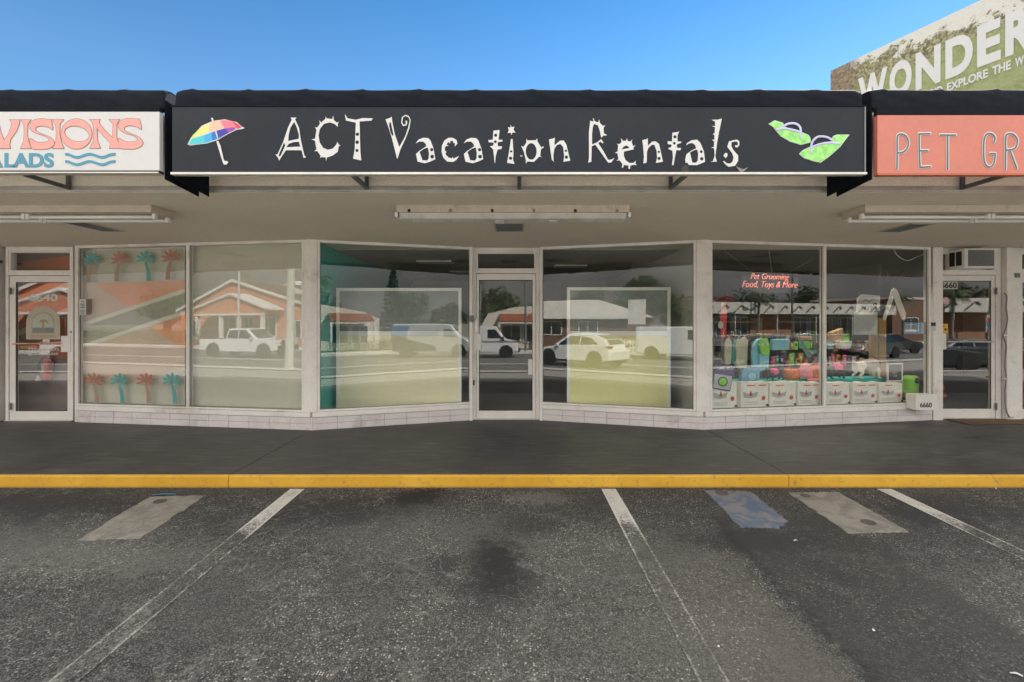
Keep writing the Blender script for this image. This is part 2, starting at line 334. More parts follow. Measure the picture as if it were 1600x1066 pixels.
def worn_paint():
    m = bpy.data.materials.new('worn_white_paint'); nt, b = nodes(m); P = objco(nt)
    c, h, mid, fine = asphalt_color(nt, P)
    sep = nt.nodes.new('ShaderNodeSeparateXYZ'); nt.links.new(P, sep.inputs[0])
    keep = ramp(nt, sep.outputs[1], 3.0, 3.95, -.07, .21)                         # paint survives best near the kerb
    tex = nt.nodes.new('ShaderNodeUVMap'); s2 = nt.nodes.new('ShaderNodeSeparateXYZ'); nt.links.new(tex.outputs[0], s2.inputs[0])
    edge = ramp(nt, mth(nt, 'ABSOLUTE', mth(nt, 'SUBTRACT', s2.outputs[0], .5)), .34, .46, 0, .13)   # and along its edges
    f = mth(nt, 'ADD', mth(nt, 'ADD', mth(nt, 'MULTIPLY', fine, .55), mth(nt, 'MULTIPLY', mid, .55)), mth(nt, 'ADD', keep, edge))
    f = mth(nt, 'MULTIPLY', ramp(nt, f, .50, .78, 0, .9), ramp(nt, sep.outputs[1], 1.6, 3.7, .42, 1))
    c = mix(nt, f, c, (.50, .48, .44)); nt.links.new(c, b.inputs['Base Color']); b.inputs['Roughness'].default_value = .8
    bump(nt, h, .7, .005, b); return m
M['line'] = worn_paint()
def sidewalk_mat():
    m = bpy.data.materials.new('sealed_concrete'); nt, b = nodes(m); P = objco(nt)
    big = noise(nt, P, .7, 6, .6, .4); st = noise(nt, objco(nt, (1.2, 9, 1)), 2.2, 6, .7, .3); fine = noise(nt, P, 45, 4, .7)
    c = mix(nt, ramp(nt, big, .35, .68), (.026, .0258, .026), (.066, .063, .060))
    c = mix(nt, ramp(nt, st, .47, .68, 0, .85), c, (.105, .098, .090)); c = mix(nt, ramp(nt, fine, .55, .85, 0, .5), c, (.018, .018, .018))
    nt.links.new(c, b.inputs['Base Color']); nt.links.new(ramp(nt, big, .3, .7, .42, .62), b.inputs['Roughness']); bump(nt, mth(nt, 'ADD', fine, st), .25, .004, b); return m
M['sidewalk'] = sidewalk_mat()
def yellow_mat():
    m = bpy.data.materials.new('yellow_kerb_paint'); nt, b = nodes(m); P = objco(nt)
    big = noise(nt, P, 1.3, 6, .65); f = noise(nt, P, 22, 6, .75, .4)
    c = mix(nt, ramp(nt, big, .35, .7), (.54, .29, .016), (.64, .37, .036)); c = mix(nt, ramp(nt, noise(nt, P, 5, 7, .75, .5), .56, .70, 0, .55), c, (.33, .20, .05)); c = mix(nt, ramp(nt, f, .57, .68, 0, .85), c, (.20, .14, .07))
    sep = nt.nodes.new('ShaderNodeSeparateXYZ'); nt.links.new(P, sep.inputs[0])
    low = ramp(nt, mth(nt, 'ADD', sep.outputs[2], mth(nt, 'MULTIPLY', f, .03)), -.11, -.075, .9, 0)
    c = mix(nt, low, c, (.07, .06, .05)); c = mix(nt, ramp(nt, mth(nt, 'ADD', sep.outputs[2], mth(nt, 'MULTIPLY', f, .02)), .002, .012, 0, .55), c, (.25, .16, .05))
    nt.links.new(c, b.inputs['Base Color']); b.inputs['Roughness'].default_value = .6; bump(nt, f, .6, .006, b); return m
M['yellow'] = yellow_mat()
def slab_mat(name, a, bcol, st):
    m = bpy.data.materials.new(name); nt, b = nodes(m); P = objco(nt)
    n = noise(nt, P, 5.5, 8, .75, .8); f = noise(nt, P, 70, 4, .7)
    c = mix(nt, ramp(nt, n, .42, .58), a, bcol); c = mix(nt, ramp(nt, n, .22, .36, .8, 0), c, st); c = mix(nt, ramp(nt, f, .58, .75, 0, .5), c, st)
    nt.links.new(c, b.inputs['Base Color']); b.inputs['Roughness'].default_value = .85; bump(nt, f, .7, .004, b); return m
M['slab'] = slab_mat('old_concrete', (.145, .135, .115), (.215, .198, .17), (.07, .062, .052))
M['slabblue'] = slab_mat('worn_blue_paint', (.068, .098, .150), (.155, .148, .150), (.10, .085, .08))
M['pavefar'] = mat('pale_concrete', (.60, .57, .51), .85, .12, .8)
M['street'] = mat('street_asphalt', (.14, .137, .13), .8, .15, .6)
M['grass'] = mat('dry_grass', (.10, .12, .04), .95, .3, 1.5)
M['soil'] = mat('ground_soil', (.24, .22, .17), .95, .2, .3)
# ---------------- ground ----------------
def struct(o): return tag(o, kind='structure')
b = MB(); b.box(-400, 400, -400, 400, -1.6, -1.06); struct(b.build('ground', M['soil']))
XW = 60
prof = [(4.21, -.114), (0, ground_z(0)), (-3.4, -.42), (-8, -.80), (-21, -1.0)]
b = MB()
for (y0, z0), (y1, z1) in zip(prof, prof[1:]):
    b.add([(-XW, y0, z0), (XW, y0, z0), (XW, y1, z1), (-XW, y1, z1)], [(0, 1, 2, 3)])
me_o = b.build('parking_lot', [M['asphalt']]); struct(me_o)
def strip(name, m, y0, y1, dz, x0=-XW, x1=XW):
    def zz(y):
        for (ya, za), (yb, zb) in zip(prof, prof[1:]):
            if yb <= y <= ya: return za + (zb-za)*(y-ya)/(yb-ya)
        return -1.0
    ys = sorted({y0, y1} | {p[0] for p in prof if y1 < p[0] < y0}, reverse=True); q = MB()
    for a, c in zip(ys, ys[1:]): q.add([(x0, a, zz(a)+dz), (x1, a, zz(a)+dz), (x1, c, zz(c)+dz), (x0, c, zz(c)+dz)], [(0, 1, 2, 3)])
    return struct(q.build(name, m))
strip('path', M['pavefar'], -2.9, -4.6, .03)
strip('street', M['street'], -4.62, -20.9, .012)
strip('verge', M['pavefar'], -10.9, -11.3, .02)
b = MB(); b.box(-60, 60, -23.4, -20.98, -1.05, -.86); struct(b.build('pavement', M['pavefar']))
b = MB(); b.box(-60, 60, -26.8, -23.5, -1.05, -.93); struct(b.build('lawn', M['grass']))
# raised walk under the canopy with its joints, and the kerb
xs = [-12, -7.9, -2.62, 2.56, 7.7, 12]; b = MB()
for a, c in zip(xs, xs[1:]): b.box(a+.004, c-.004, 4.235, 9, -.3, 0)
b.box(-12, 12, 4.24, 9, -.3, -.012); struct(b.build('sidewalk', M['sidewalk']))
b = MB()
for a, c in zip(xs, xs[1:]):
    n = 24
    for i in range(n):
        x0 = a + (c-a)*i/n; x1 = a + (c-a)*(i+1)/n
        b.prism([(4.21, -.35), (4.205, -.012), (4.22, .001), (4.234, .002), (4.234, -.35)], x0 + (.003 if i == 0 else 0), x1 - (.003 if i == n-1 else 0), ax='x')
struct(b.build('curb', M['yellow']))

# ---------------- lot markings and covers ----------------
def gz(y, dz): return ground_z(y) + dz
def line(x, label, tilt=0):
    q = MB(); n = 20; y0, y1 = 4.17, -1.4
    for i in range(n):
        a = y0+(y1-y0)*i/n; c = y0+(y1-y0)*(i+1)/n
        q.add([(x-.066, a, gz(a, .004)), (x+.066, a, gz(a, .004)), (x+.066, c, gz(c, .004)), (x-.066, c, gz(c, .004))], [(0, 1, 2, 3)])
    o = q.build('parking_line', M['line']); uv = o.data.uv_layers.new(name='UVMap')
    for lp in o.data.loops:
        co = o.data.vertices[lp.vertex_index].co; uv.data[lp.index].uv = ((co.x-(x-.066))/.132, 0)
    tag(o, label, 'parking line', 'painted parking bay lines')
line(-1.965, 'worn white bay line left of the dark oil stain, beside the old grey concrete cover')
line(.885, 'worn white bay line just left of the blue painted cover')
line(3.41, 'white bay line furthest right, beyond the grey concrete cover')
line(-4.78, 'white bay line of which only a corner shows at the left edge')
def cover(px, mt, label, ring=None):
    pts = [gp(*p) for p in px]; q = MB(); n = len(pts)
    rnd = []
    for i in range(n):
        a, c = pts[i], pts[(i+1) % n]
        for k in range(18):
            t = k/18; j = .010 if 0 < k else .004
            rnd.append((a[0]+(c[0]-a[0])*t+random.uniform(-j, j), a[1]+(c[1]-a[1])*t+random.uniform(-j, j)))
    N = len(rnd)
    q.add([(x, y, gz(y, -.05)) for x, y in rnd] + [(x, y, gz(y, .008)) for x, y in rnd], [tuple(range(N, 2*N))] + [(i, (i+1) % N, (i+1) % N+N, i+N) for i in range(N)])
    r = empty('utility_cover', (*pts[0], gz(pts[0][1], 0)), label, 'utility cover', 'flat covers set in the asphalt')
    q.build('slab', M[mt], r, bev=.004)
    if ring:
        for rx, ry, rr in ring:
            x, y = gp(rx, ry); k = MB(); k.lathe((x, y, gz(y, .0085)), [(rr, 0), (rr, .004), (rr*.8, .005), (rr*.75, .002)], 20); k.build('lid', M['lid'], r)
M['lid'] = mat('rusted_lid', (.075, .065, .055), .8, .25, 20)
cover([(235, 777), (322, 775), (220, 842), (121, 845)], 'slab', 'old grey concrete cover at the left, tilted with a dark round lid', [(250, 785, .05)])
cover([(1101, 767), (1172, 769), (1232, 817), (1217, 826), (1157, 825)], 'slabblue', 'worn cover painted blue near the yellow kerb', [(1128, 772, .055)])
cover([(1232, 771), (1310, 770), (1420, 832), (1325, 834)], 'slab', 'grey concrete cover on the right, next to the blue one', [(1258, 776, .04), (1357, 818, .05)])
# litter and leaves
M['leaf'] = mat('dead_leaf', (.17, .085, .035), .9, .35, 30)
q = MB()
for i in range(420):
    px = random.gauss(1170, 70) if i < 300 else random.gauss(650, 40); x, y = gp(px, 764 + abs(random.gauss(0, 3.5)))
    s_ = random.uniform(.004, .012); a = random.uniform(0, 6.28); z = gz(y, .006)
    q.add([(x+s_*math.cos(a+k*1.57)*(1 if k % 2 else .5), y+s_*math.sin(a+k*1.57)*(1 if k % 2 else .5), z+random.uniform(0, .007)) for k in range(4)], [(0, 1, 2, 3)])
tag(q.build('leaf_litter', M['leaf']), 'brown leaf litter gathered along the foot of the yellow kerb', 'leaf litter', kind='stuff')
M['pebble'] = mat('pale_stone', (.62, .58, .50), .8, .1)
def bit(px, py, s, label, name, cat, m, flat=.5, grp=None):
    x, y = gp(px, py); q = MB(); n = 7
    q.lathe((x, y, gz(y, .004)), [(s*.6, 0), (s, s*flat*.5), (s*.8, s*flat), (s*.25, s*flat*1.2)], n, sx=random.uniform(.8, 1.3)); o = q.build(name, m)
    tag(o, label, cat, grp)
bit(1365, 987, .008, 'small pale stone lying alone on the asphalt towards the lower right', 'pebble', 'pebble', M['pebble'], .9)
bit(1123, 1012, .006, 'tiny pale stone on the asphalt right of the middle bay line', 'pebble', 'pebble', M['pebble'], .9)
def scrap(px, py, l, w, a, label, m=None):
    x, y = gp(px, py); q = MB(); z = gz(y, .006); c, s_ = math.cos(a), math.sin(a)
    vs = [(x+dx*c-dy*s_, y+dx*s_+dy*c, z+h) for dx, dy, h in ((-l, -w, 0), (0, -w, .006), (l, -w, .002), (l, w, .003), (0, w, .008), (-l, w, 0))]
    q.add(vs+[(a_, b_, c_-.002) for a_, b_, c_ in vs], [(0, 1, 4, 5), (1, 2, 3, 4), (11, 10, 7, 6), (10, 9, 8, 7)]); tag(q.build('litter_scrap', m or M['letterwhite']), label, 'litter')
scrap(1588, 1056, .020, .004, -.6, 'white paper scrap at the bottom right corner of the lot')
scrap(1556, 764, .018, .004, .9, 'small white scrap against the kerb beyond the furthest bay line')
scrap(1243, 846, .012, .004, 0, 'small white scrap below the blue cover')
M['bluelit'] = mat('blue_plastic', (.03, .17, .25), .4, .1)
scrap(256, 774, .10, .010, .05, 'flattened blue strip beside the left concrete cover', M['bluelit'])

# ---------------- panel frames of the storefront ----------------
PA = {'A': ((-6.15, 6.43), (-2.615, 5.94)), 'B': ((-2.615, 5.94), (-.572, 6.56)), 'C': ((-.572, 6.64), (.397, 6.64)), 'D': ((.397, 6.56), (2.52, 5.97)),
      'E': ((2.52, 5.97), (6.06, 6.56)), 'F': ((6.12, 6.68), (7.2, 6.68)), 'G': ((-7.35, 6.55), (-6.2, 6.55))}
def fr(P):
    (ax, ay), (bx, by) = PA[P]; L = math.hypot(bx-ax, by-ay); u = ((bx-ax)/L, (by-ay)/L)
    return Matrix(((u[0], -u[1], 0, ax), (u[1], u[0], 0, ay), (0, 0, 1, 0), (0, 0, 0, 1))), L
def pl(x, y, P, off=0):                              # photo pixel onto a storefront plane -> (along, height)
    m, L = fr(P); inv = m.inverted(); o = inv @ Vector((0, 0, EYE)); d = inv.to_3x3() @ Vector(((x-HX)/F, 1, (HY-y)/F))
    t = (off - o.y)/d.y; h = o + d*t; return h.x, h.z
def pu(x, P, off=0): return pl(x, HY, P, off)[0]

bld = empty('strip_mall_building', (0, 7, 0), 'single storey strip of shops with white framed bay windows under a stucco soffit', 'shop building')
b = MB(); b.box(-11, 11, 3.73, 12, 2.5, 2.62); b.build('soffit', M['stucco'], bld)
b = MB(); b.box(-11, 11, 3.735, 3.95, 2.623, 3.12); b.build('fascia', M['stucco'], bld)
b = MB(); b.box(-11, 11, 3.72, 3.729, 2.475, 2.53); b.box(-11, 11, 3.715, 3.7195, 2.49, 2.50); b.build('fascia_flashing', M['alu'], bld, bev=.002)
M['roof'] = mat('roof_felt', (.10, .10, .10), .9)
b = MB(); b.box(-11, 11, 3.955, 17, 2.63, 3.08); b.build('roof', M['roof'], bld)
b = MB(); b.box(-11, 11, 16.8, 17, 0, 2.62); b.box(-11, -10.8, 6.5, 16.8, 0, 2.5); b.box(10.8, 11, 6.7, 16.8, 0, 2.5); b.box(-10.8, 10.8, 12.01, 16.79, 2.5, 2.62); b.build('outer_wall', M['block'], bld)
# interior: floor, party walls, ceiling
M['intfloor'] = mat('interior_floor', (.32, .30, .26), .35, .1, 1)
M['intceil'] = mat('ceiling_tile', (.40, .40, .38), .9, .1, 1)
M['tealwall'] = mat('teal_wall', (.03, .46, .43), .7, .06, 1)
M['greywall'] = mat('grey_wall', (.50, .50, .46), .8, .06, 1)
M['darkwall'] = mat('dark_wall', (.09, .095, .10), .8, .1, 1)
M['orangewall'] = mat('orange_wall', (.50, .17, .085), .8, .06, 1)
M['mauvewall'] = mat('mauve_wall', (.30, .23, .215), .8, .06, 1)
b = MB(); b.box(-10.8, 10.8, 9.01, 16.8, -.2, .005); b.box(-10.8, 10.8, 6.75, 9.0, .001, .006); b.build('interior_floor', M['intfloor'], bld)
b = MB(); b.box(-2.72, -2.62, 6.12, 12, .01, 2.497); b.build('party_wall', M['tealwall'], bld)
b = MB(); b.box(2.50, 2.60, 6.16, 12, .01, 2.497); b.build('party_wall', M['greywall'], bld)
b = MB(); b.box(-2.61, 2.49, 11.9, 12.0, .01, 2.497); b.build('back_wall', M['greywall'], bld)
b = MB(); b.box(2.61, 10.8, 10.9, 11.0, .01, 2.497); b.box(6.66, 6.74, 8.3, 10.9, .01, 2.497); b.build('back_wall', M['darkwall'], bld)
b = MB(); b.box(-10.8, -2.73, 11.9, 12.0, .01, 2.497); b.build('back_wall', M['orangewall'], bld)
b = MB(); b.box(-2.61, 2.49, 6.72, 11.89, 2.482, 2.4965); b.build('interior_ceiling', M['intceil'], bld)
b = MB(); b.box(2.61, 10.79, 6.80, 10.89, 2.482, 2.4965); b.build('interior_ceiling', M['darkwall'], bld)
# troffers in the middle shop ceiling
for x, y in ((-1.35, 8.0), (-1.0, 9.6), (1.1, 8.6), (.2, 10.2)):
    b = MB(); b.box(x-.3, x+.3, y-.15, y+.15, 2.455, 2.481); b.build('ceiling_panel', M['white2'], bld)
# knee wall (blocks), sill, posts
def knee(P, u0, u1, z1=.172, first=.3):
    m, L = fr(P); core = MB(m); core.box(u0+.01, u1-.01, .006, .20, 0, z1-.002); core.build('knee_wall_core', M['grout'], bld)
    q = MB(m); nb = max(1, round((u1-u0)/.305)); w = (u1-u0)/nb; h = z1/2
    for r_ in range(2):
        for i in range(nb):
            j = random.uniform(-.0012, .0012)
            q.box(u0+i*w+.0025, u0+(i+1)*w-.0025, j, .19, r_*h+.002, (r_+1)*h-.0025)
    q.build('knee_wall', M['block'], bld, bev=.003)
    q = MB(m); q.box(u0-.002, u1+.002, -.022, .21, z1+.001, z1+.066); q.build('sill', M['white'], bld, bev=.006)
LA, LB, LD, LE = (fr(p)[1] for p in 'ABDE')
knee('A', .0, LA-.012); knee('B', .012, LB-.02); knee('D', .02, LD-.012); knee('E', .012, LE)
ZT = 2.497
def window(P, uL, uR, mulls=(), gl='glass', z0=.24, fw=.032, seal=True):
    m, L = fr(P)
    r = MB(m)
    for a, c in ((uL, uL+fw), (uR-fw, uR)): r.box(a, c, -.012, .06, z0, ZT)
    r.box(uL+fw, uR-fw, -.010, .06, z0, z0+.026); r.box(uL+fw, uR-fw, -.010, .06, ZT-.038, ZT)
    r.box(uL+fw, uR-fw, -.018, -.0105, z0+.002, z0+.012)
    for u in mulls: r.box(u-.022, u+.022, -.014, .06, z0+.027, ZT-.039)
    f = r.build('window', M['white'], bld, bev=.003)
    edges = [uL+fw] + [v for u in mulls for v in (u-.022, u+.022)] + [uR-fw]
    for a, c in zip(edges[::2], edges[1::2]):
        q = MB(m); q.box(a+.001, c-.001, .022, .028, z0+.027, ZT-.039); q.build('pane', M[gl], f)
    if seal:
        q = MB(m)
        for a, c in zip(edges[::2], edges[1::2]):
            q.box(a+.001, a+.006, .012, .0215, z0+.027, ZT-.039); q.box(c-.006, c-.001, .012, .0215, z0+.027, ZT-.039); q.box(a+.006, c-.006, .012, .0215, z0+.027, z0+.033)
        q.build('gasket', M['grey'], f)
    return f
window('A', .0, pu(475.5, 'A'), (pu(294, 'A'),), 'glassa')
window('B', pu(496, 'B'), pu(737, 'B'))
window('D', pu(844.5, 'D'), pu(1087.5, 'D'))
window('E', pu(1109, 'E'), pu(1453, 'E'), (pu(1288, 'E'),), 'glassd')
def post(x0, x1, y0, y1, z0=.24, rot=None):
    q = MB(); q.box(x0, x1, y0, y1, z0, ZT); return q.build('pier', M['white'], bld, bev=.005)
# angled piers at the two bay corners (five sided plan)
def pier(pts, z0=.239):
    q = MB(); q.prism(pts, z0, ZT, ax='z'); q.build('pier', M['white'], bld, bev=.004)
def ppt(P, u, off): v = fr(P)[0] @ Vector((u, off, 0)); return (v.x, v.y)
pier([ppt('A', pu(475.5, 'A')+.002, -.016), ppt('A', LA-.001, -.016), (ppt('B', 0, -.016)), ppt('B', pu(496, 'B')-.002, -.016), ppt('B', pu(496, 'B')-.002, .14), ppt('A', pu(475.5, 'A')+.002, .14)])
pier([ppt('D', pu(1087.5, 'D')+.002, -.016), ppt('D', LD-.001, -.016), ppt('E', 0, -.016), ppt('E', pu(1109, 'E')-.002, -.016), ppt('E', pu(1109, 'E')-.002, .14), ppt('D', pu(1087.5, 'D')+.002, .14)])
for Pa, Pb, La in (('A', 'B', LA), ('D', 'E', LD)):
    q = MB(); q.prism([ppt(Pa, La-.0125, .0005), ppt(Pa, La, .0005), ppt(Pb, .0125, .0005), ppt(Pb, .0125, .17), ppt(Pa, La-.0125, .17)], 0, .1715, ax='z'); q.build('knee_wall', M['block'], bld)

for x0, x1 in ((-.61, -.565), (.40, .437)):
    q = MB(); q.box(x0, x1, 6.53, 6.68, 0, ZT); q.build('pier', M['white'], bld, bev=.004)
q = MB(); q.box(-6.19, -6.152, 6.44, 6.6, 0, ZT); q.build('pier', M['white'], bld, bev=.004)
q = MB(); q.box(-7.7, -7.33, 6.45, 6.6, 0, ZT); q.build('pier', M['white'], bld, bev=.004)
q = MB(); q.box(6.075, 6.215, 6.56, 6.72, 0, ZT); q.build('pier', M['white'], bld, bev=.004)
q = MB(); q.box(7.16, 7.38, 6.58, 6.75, 0, ZT); q.build('pier', M['white'], bld, bev=.004)
for c_ in ((-10.9, -7.701, 6.5, 6.6), (8.36, 10.9, 6.68, 6.78)):
    q = MB(); q.box(*c_, 0, ZT); q.build('front_wall', M['white'], bld)

def door(x0, x1, D, lx0, lx1, g, gzb, trans, side='L', glassname='glassd', bar=True, fanlight=True, lockside='L', leaf_top=2.12):
    """x0,x1: frame opening; lx0,lx1 leaf; g: glass x range"""
    q = MB(); q.box(x0, lx0-.004, D-.03, D+.08, 0, ZT); q.box(lx1+.004, x1, D-.03, D+.08, 0, ZT)
    q.box(lx0-.003, lx1+.003, D-.03, D+.08, leaf_top+.006, leaf_top+.055); q.box(lx0-.003, lx1+.003, D-.031, D+.08, ZT-.06, ZT)
    q.box(lx0-.003, lx0+.022, D-.024, D+.06, leaf_top+.056, ZT-.061); q.box(lx1-.022, lx1+.003, D-.024, D+.06, leaf_top+.056, ZT-.061)
    q.box(lx0+.022, lx1-.022, D-.024, D+.06, leaf_top+.056, leaf_top+.078); q.box(lx0+.022, lx1-.022, D-.024, D+.06, ZT-.085, ZT-.061)
    d = q.build('door', M['white'], bld, bev=.003)
    if fanlight:
        q = MB(); q.box(lx0+.023, lx1-.023, D+.02, D+.026, leaf_top+.079, ZT-.086); q.build('transom_pane', M['glassd'], d)
    q = MB(); zt = leaf_top; gt = gzb[1]; gb = gzb[0]
    q.box(lx0, g[0], D-.016, D+.03, .012, zt); q.box(g[1], lx1, D-.016, D+.03, .012, zt); q.box(g[0], g[1], D-.0155, D+.03, gt, zt); q.box(g[0], g[1], D-.0155, D+.03, .012, gb)
    q.build('leaf', M['white2'], d, bev=.003)
    q = MB(); q.box(g[0]+.001, g[1]-.001, D+.004, D+.010, gb+.001, gt-.001); q.build('pane', M[glassname], d)
    q = MB()
    for a, c, e, f_ in ((g[0], g[0]+.008, gb, gt), (g[1]-.008, g[1], gb, gt), (g[0]+.008, g[1]-.008, gb, gb+.008), (g[0]+.008, g[1]-.008, gt-.008, gt)): q.box(a+.0005, c-.0005, D-.006, D+.0035, e+.0005, f_-.0005)
    q.build('gasket', M['black'], d)
    q = MB(); q.box(x0+.002, x1-.002, D-.06, D+.05, .0012, .0115); q.build('threshold', M['alu'], d, bev=.002)
    return d
dc = door(at(739, 0, 6.64).x, at(843, 0, 6.64).x, 6.64, at(744.5, 0, 6.64).x, at(837, 0, 6.64).x, (at(748.5, 0, 6.64).x, at(832, 0, 6.64).x), (.125, 2.03), None)
dg = door(at(12, 0, 6.55).x, at(117, 0, 6.55).x, 6.55, at(17, 0, 6.55).x, at(113.5, 0, 6.55).x, (at(26, 0, 6.55).x, at(107, 0, 6.55).x), (.135, 1.99), None, leaf_top=2.08)
df = door(at(1460, 0, 6.68).x, at(1561, 0, 6.68).x, 6.68, at(1463, 0, 6.68).x, at(1553, 0, 6.68).x, (at(1467, 0, 6.68).x, at(1547.5, 0, 6.68).x), (.145, 2.02), None, fanlight=False, leaf_top=2.10)
dh = door(7.38, 8.36, 6.70, 7.41, 8.33, (7.50, 8.24), (.14, 2.0), None, leaf_top=2.12)
def pushbar(d, x0, x1, D, z, m='alu', plate=None, r=.012):
    q = MB(); q.tube([(x0, D-.05, z), (x1, D-.05, z)], r, 10); q.tube([(x0+.02, D-.05, z), (x0+.02, D, z)], r*.8, 8); q.tube([(x1-.02, D-.05, z), (x1-.02, D, z)], r*.8, 8)
    q.build('push_bar', M[m], d, smooth=False)
    if plate:
        q = MB(); q.box(*plate[:2], D-.028, D-.017, *plate[2:]); q.build('lock_guard', M['white2'], d, bev=.003)
z535 = at(0, 535, 6.64).z
def zz(y, D): return EYE + (HY-y)*D/F
def xx(x, D): return (x-HX)*D/F
M['barwarm'] = mat('copper_bar', (.75, .42, .28), .25, .05, metal=.8)
pushbar(dc, xx(753, 6.64), xx(826, 6.64), 6.64, zz(534.5, 6.64), 'alu', (xx(741.5, 6.64), xx(752, 6.64), zz(547, 6.64), zz(522, 6.64)))
pushbar(dg, xx(26, 6.55), xx(100, 6.55), 6.55, zz(537, 6.55), 'barwarm', (xx(98, 6.55), xx(113, 6.55), zz(550, 6.55), zz(525, 6.55)))
pushbar(df, xx(1475, 6.68), xx(1546, 6.68), 6.68, zz(534, 6.68), 'alu', (xx(1461, 6.68), xx(1476, 6.68), zz(546, 6.68), zz(521, 6.68)))
# hardware: cylinder lock and closer plate, pull on the middle door
q = MB(); q.box(xx(742, 6.64), xx(747, 6.64), 6.60, 6.622, zz(520, 6.64), zz(498, 6.64)); q.build('lock_plate', M['alu'], dc, bev=.003)
q = MB(); q.box(xx(734.5, 6.56), xx(741, 6.56), 6.50, 6.528, zz(503, 6.56), zz(493, 6.56)); q.build('key_box', M['grey'], dc, bev=.003)
for yy in (499, 506, 516): q = MB(); q.lathe((xx(744.6, 6.6), 6.60, zz(yy, 6.6)), [(.014, 0), (.012, -.012), (.006, -.014)], 12, ax='y'); q.build('lock_cylinder', M['chrome'], dc)
q = MB(); q.box(xx(825, 6.64), xx(831.8, 6.64), 6.615, 6.64, zz(586, 6.64), zz(561, 6.64)); q.build('mail_slot', M['white2'], dc, bev=.012, seg=3)
q = MB(); q.box(xx(738.5, 6.6), xx(741.5, 6.6), 6.585, 6.609, zz(602, 6.6), zz(594, 6.6)); q.build('strike_box', M['black'], dc)
for d, X, D in ((dg, xx(15, 6.5), 6.52), (df, xx(1556, 6.65), 6.65)):
    for z in (zz(455, D), zz(635, D)):
        q = MB(); q.tube([(X, D-.012, z-.05), (X, D-.012, z+.05)], .009, 8); q.box(X-.014, X+.014, D-.010, D-.004, z-.045, z+.045); q.build('hinge', M['grey'], d)
q = MB(); q.lathe((xx(112, 6.53), 6.528, zz(519, 6.53)), [(.016, 0), (.013, -.012), (.005, -.014)], 12, ax='y'); q.build('lock_cylinder', M['grey'], dg)

# ---------------- awnings ----------------
SD = 3.34; ZB = 2.50; ZS = zz(170, SD); ZW = 3.150
def awning(x0, x1, label, cover_m='darkcloth', ribs=()):
    a = empty('awning', ((x0+x1)/2, SD, ZB), label, 'awning', 'black shopfront awnings over the walk')
    n = max(8, int((x1-x0)/.035)); q = MB(); vs = []
    prof_ = smooth_line([(0, 0), (.004, .3), (.009, .6), (.022, .85), (.055, .975), (.14, 1.0), (.26, .96), (.38, .90)], 3); nv = len(prof_)-1
    for i in range(n+1):
        x = x0 + (x1-x0)*i/n; ph = abs(math.sin(math.pi*(x-x0-.1)/.42)); e = max(0, 1-min(x-x0, x1-x)/.05)
        for j, (py, pz) in enumerate(prof_):
            rib = (1-ph)**6*.010*min(1, j/(nv*.4)); sag = .004*math.sin(x*7.3)+.003*math.sin(x*19+j)
            vs.append((x, SD + py + (sag*math.sin(math.pi*min(1, j/(nv*.6))) if j else 0) - rib*.6, ZS + (ZW-ZS)*pz + rib + (sag*.5 if pz > .5 else 0) - .012*e*e*pz))
    w = nv+1; fs = [(i*w+j, (i+1)*w+j, (i+1)*w+j+1, i*w+j+1) for i in range(n) for j in range(nv)]
    q.add(vs, fs); o = q.build('canopy', M[cover_m], a, smooth=True); md = o.modifiers.new('t', 'SOLIDIFY'); md.thickness = .006
    for X, s_ in ((x0+.001, 1), (x1-.007, 1)):                                # end panels
        pts = [(SD+.01, ZB-.03), (SD+.01, ZS)] + [(SD + a_+.008, ZS + (ZW-ZS)*b_-.010) for a_, b_ in ((.006, .5), (.022, .82), (.055, .93), (.14, .96), (.26, .92), (.37, .86))] + [(3.71, ZB-.06)]
        q = MB(); q.prism(pts, X, X+.006, ax='x'); q.build('end_panel', M[cover_m], a)
    q = MB(); q.tube([(x0+.02, 3.70, ZB-.045), (x1-.02, 3.70, ZB-.045)], .012, 8); 
    for xb in ribs:
        q = MB(); q.box(xb-.014, xb+.014, 3.690, 3.712, ZB-.005, ZB+.5); q.box(xb-.014, xb+.014, SD+.03, 3.689, ZB-.004, ZB+.024); q.build('bracket', M['steel'], a, bev=.002)
    return a
xL, xR = xx(273, SD), xx(1348, SD)
ac = awning(xL, xR, 'long black awning over the middle shop carrying white quirky lettering, an umbrella and flip-flops', ribs=[xx(573, 3.70), xx(811, 3.70), xx(1048, 3.70)])
al = awning(-7.6, xx(257, SD), 'black awning at the left with a white sign board lettered in pink and teal', ribs=[xx(107, 3.70), -5.2])
ar = awning(xx(1363, SD), 7.9, 'black awning at the right with a coral sign board', ribs=[xx(1504, 3.70), 5.4])
def board(a, x0, x1, z0, z1, m, frame='alu', top=.0, depth=SD, trim=True):
    q = MB(); q.box(x0, x1, depth-.03, depth+.008, z0, z1); o = q.build('sign_panel', M[m], a, bev=.002)
    if trim:
        q = MB(); q.box(x0-.006, x1+.006, depth-.04, depth+.008, z0-.018, z0-.001); q.build('sign_trim', M[frame], o, bev=.002)
    return o
pc = board(ac, xL+.003, xR-.003, zz(271.5, SD), ZS, 'signblack')
q = MB(); q.box(xL-.002, xR+.002, SD-.034, SD+.01, ZS+.001, ZS+.012); q.build('sign_trim', M['darkcloth'], pc)
q = MB(); q.box(xR-.012, xR-.003, SD-.034, SD-.0305, zz(271, SD), ZS-.002); q.build('sign_trim', M['grey'], pc)
pL = board(al, -7.55, xx(254, SD), zz(269, SD), zz(177.5, SD), 'signwhite', 'darkcloth')
q = MB(); q.box(-7.55, xx(254, SD), SD-.032, SD+.006, zz(177, SD), ZS); q.build('sign_trim', M['darkcloth'], pL)
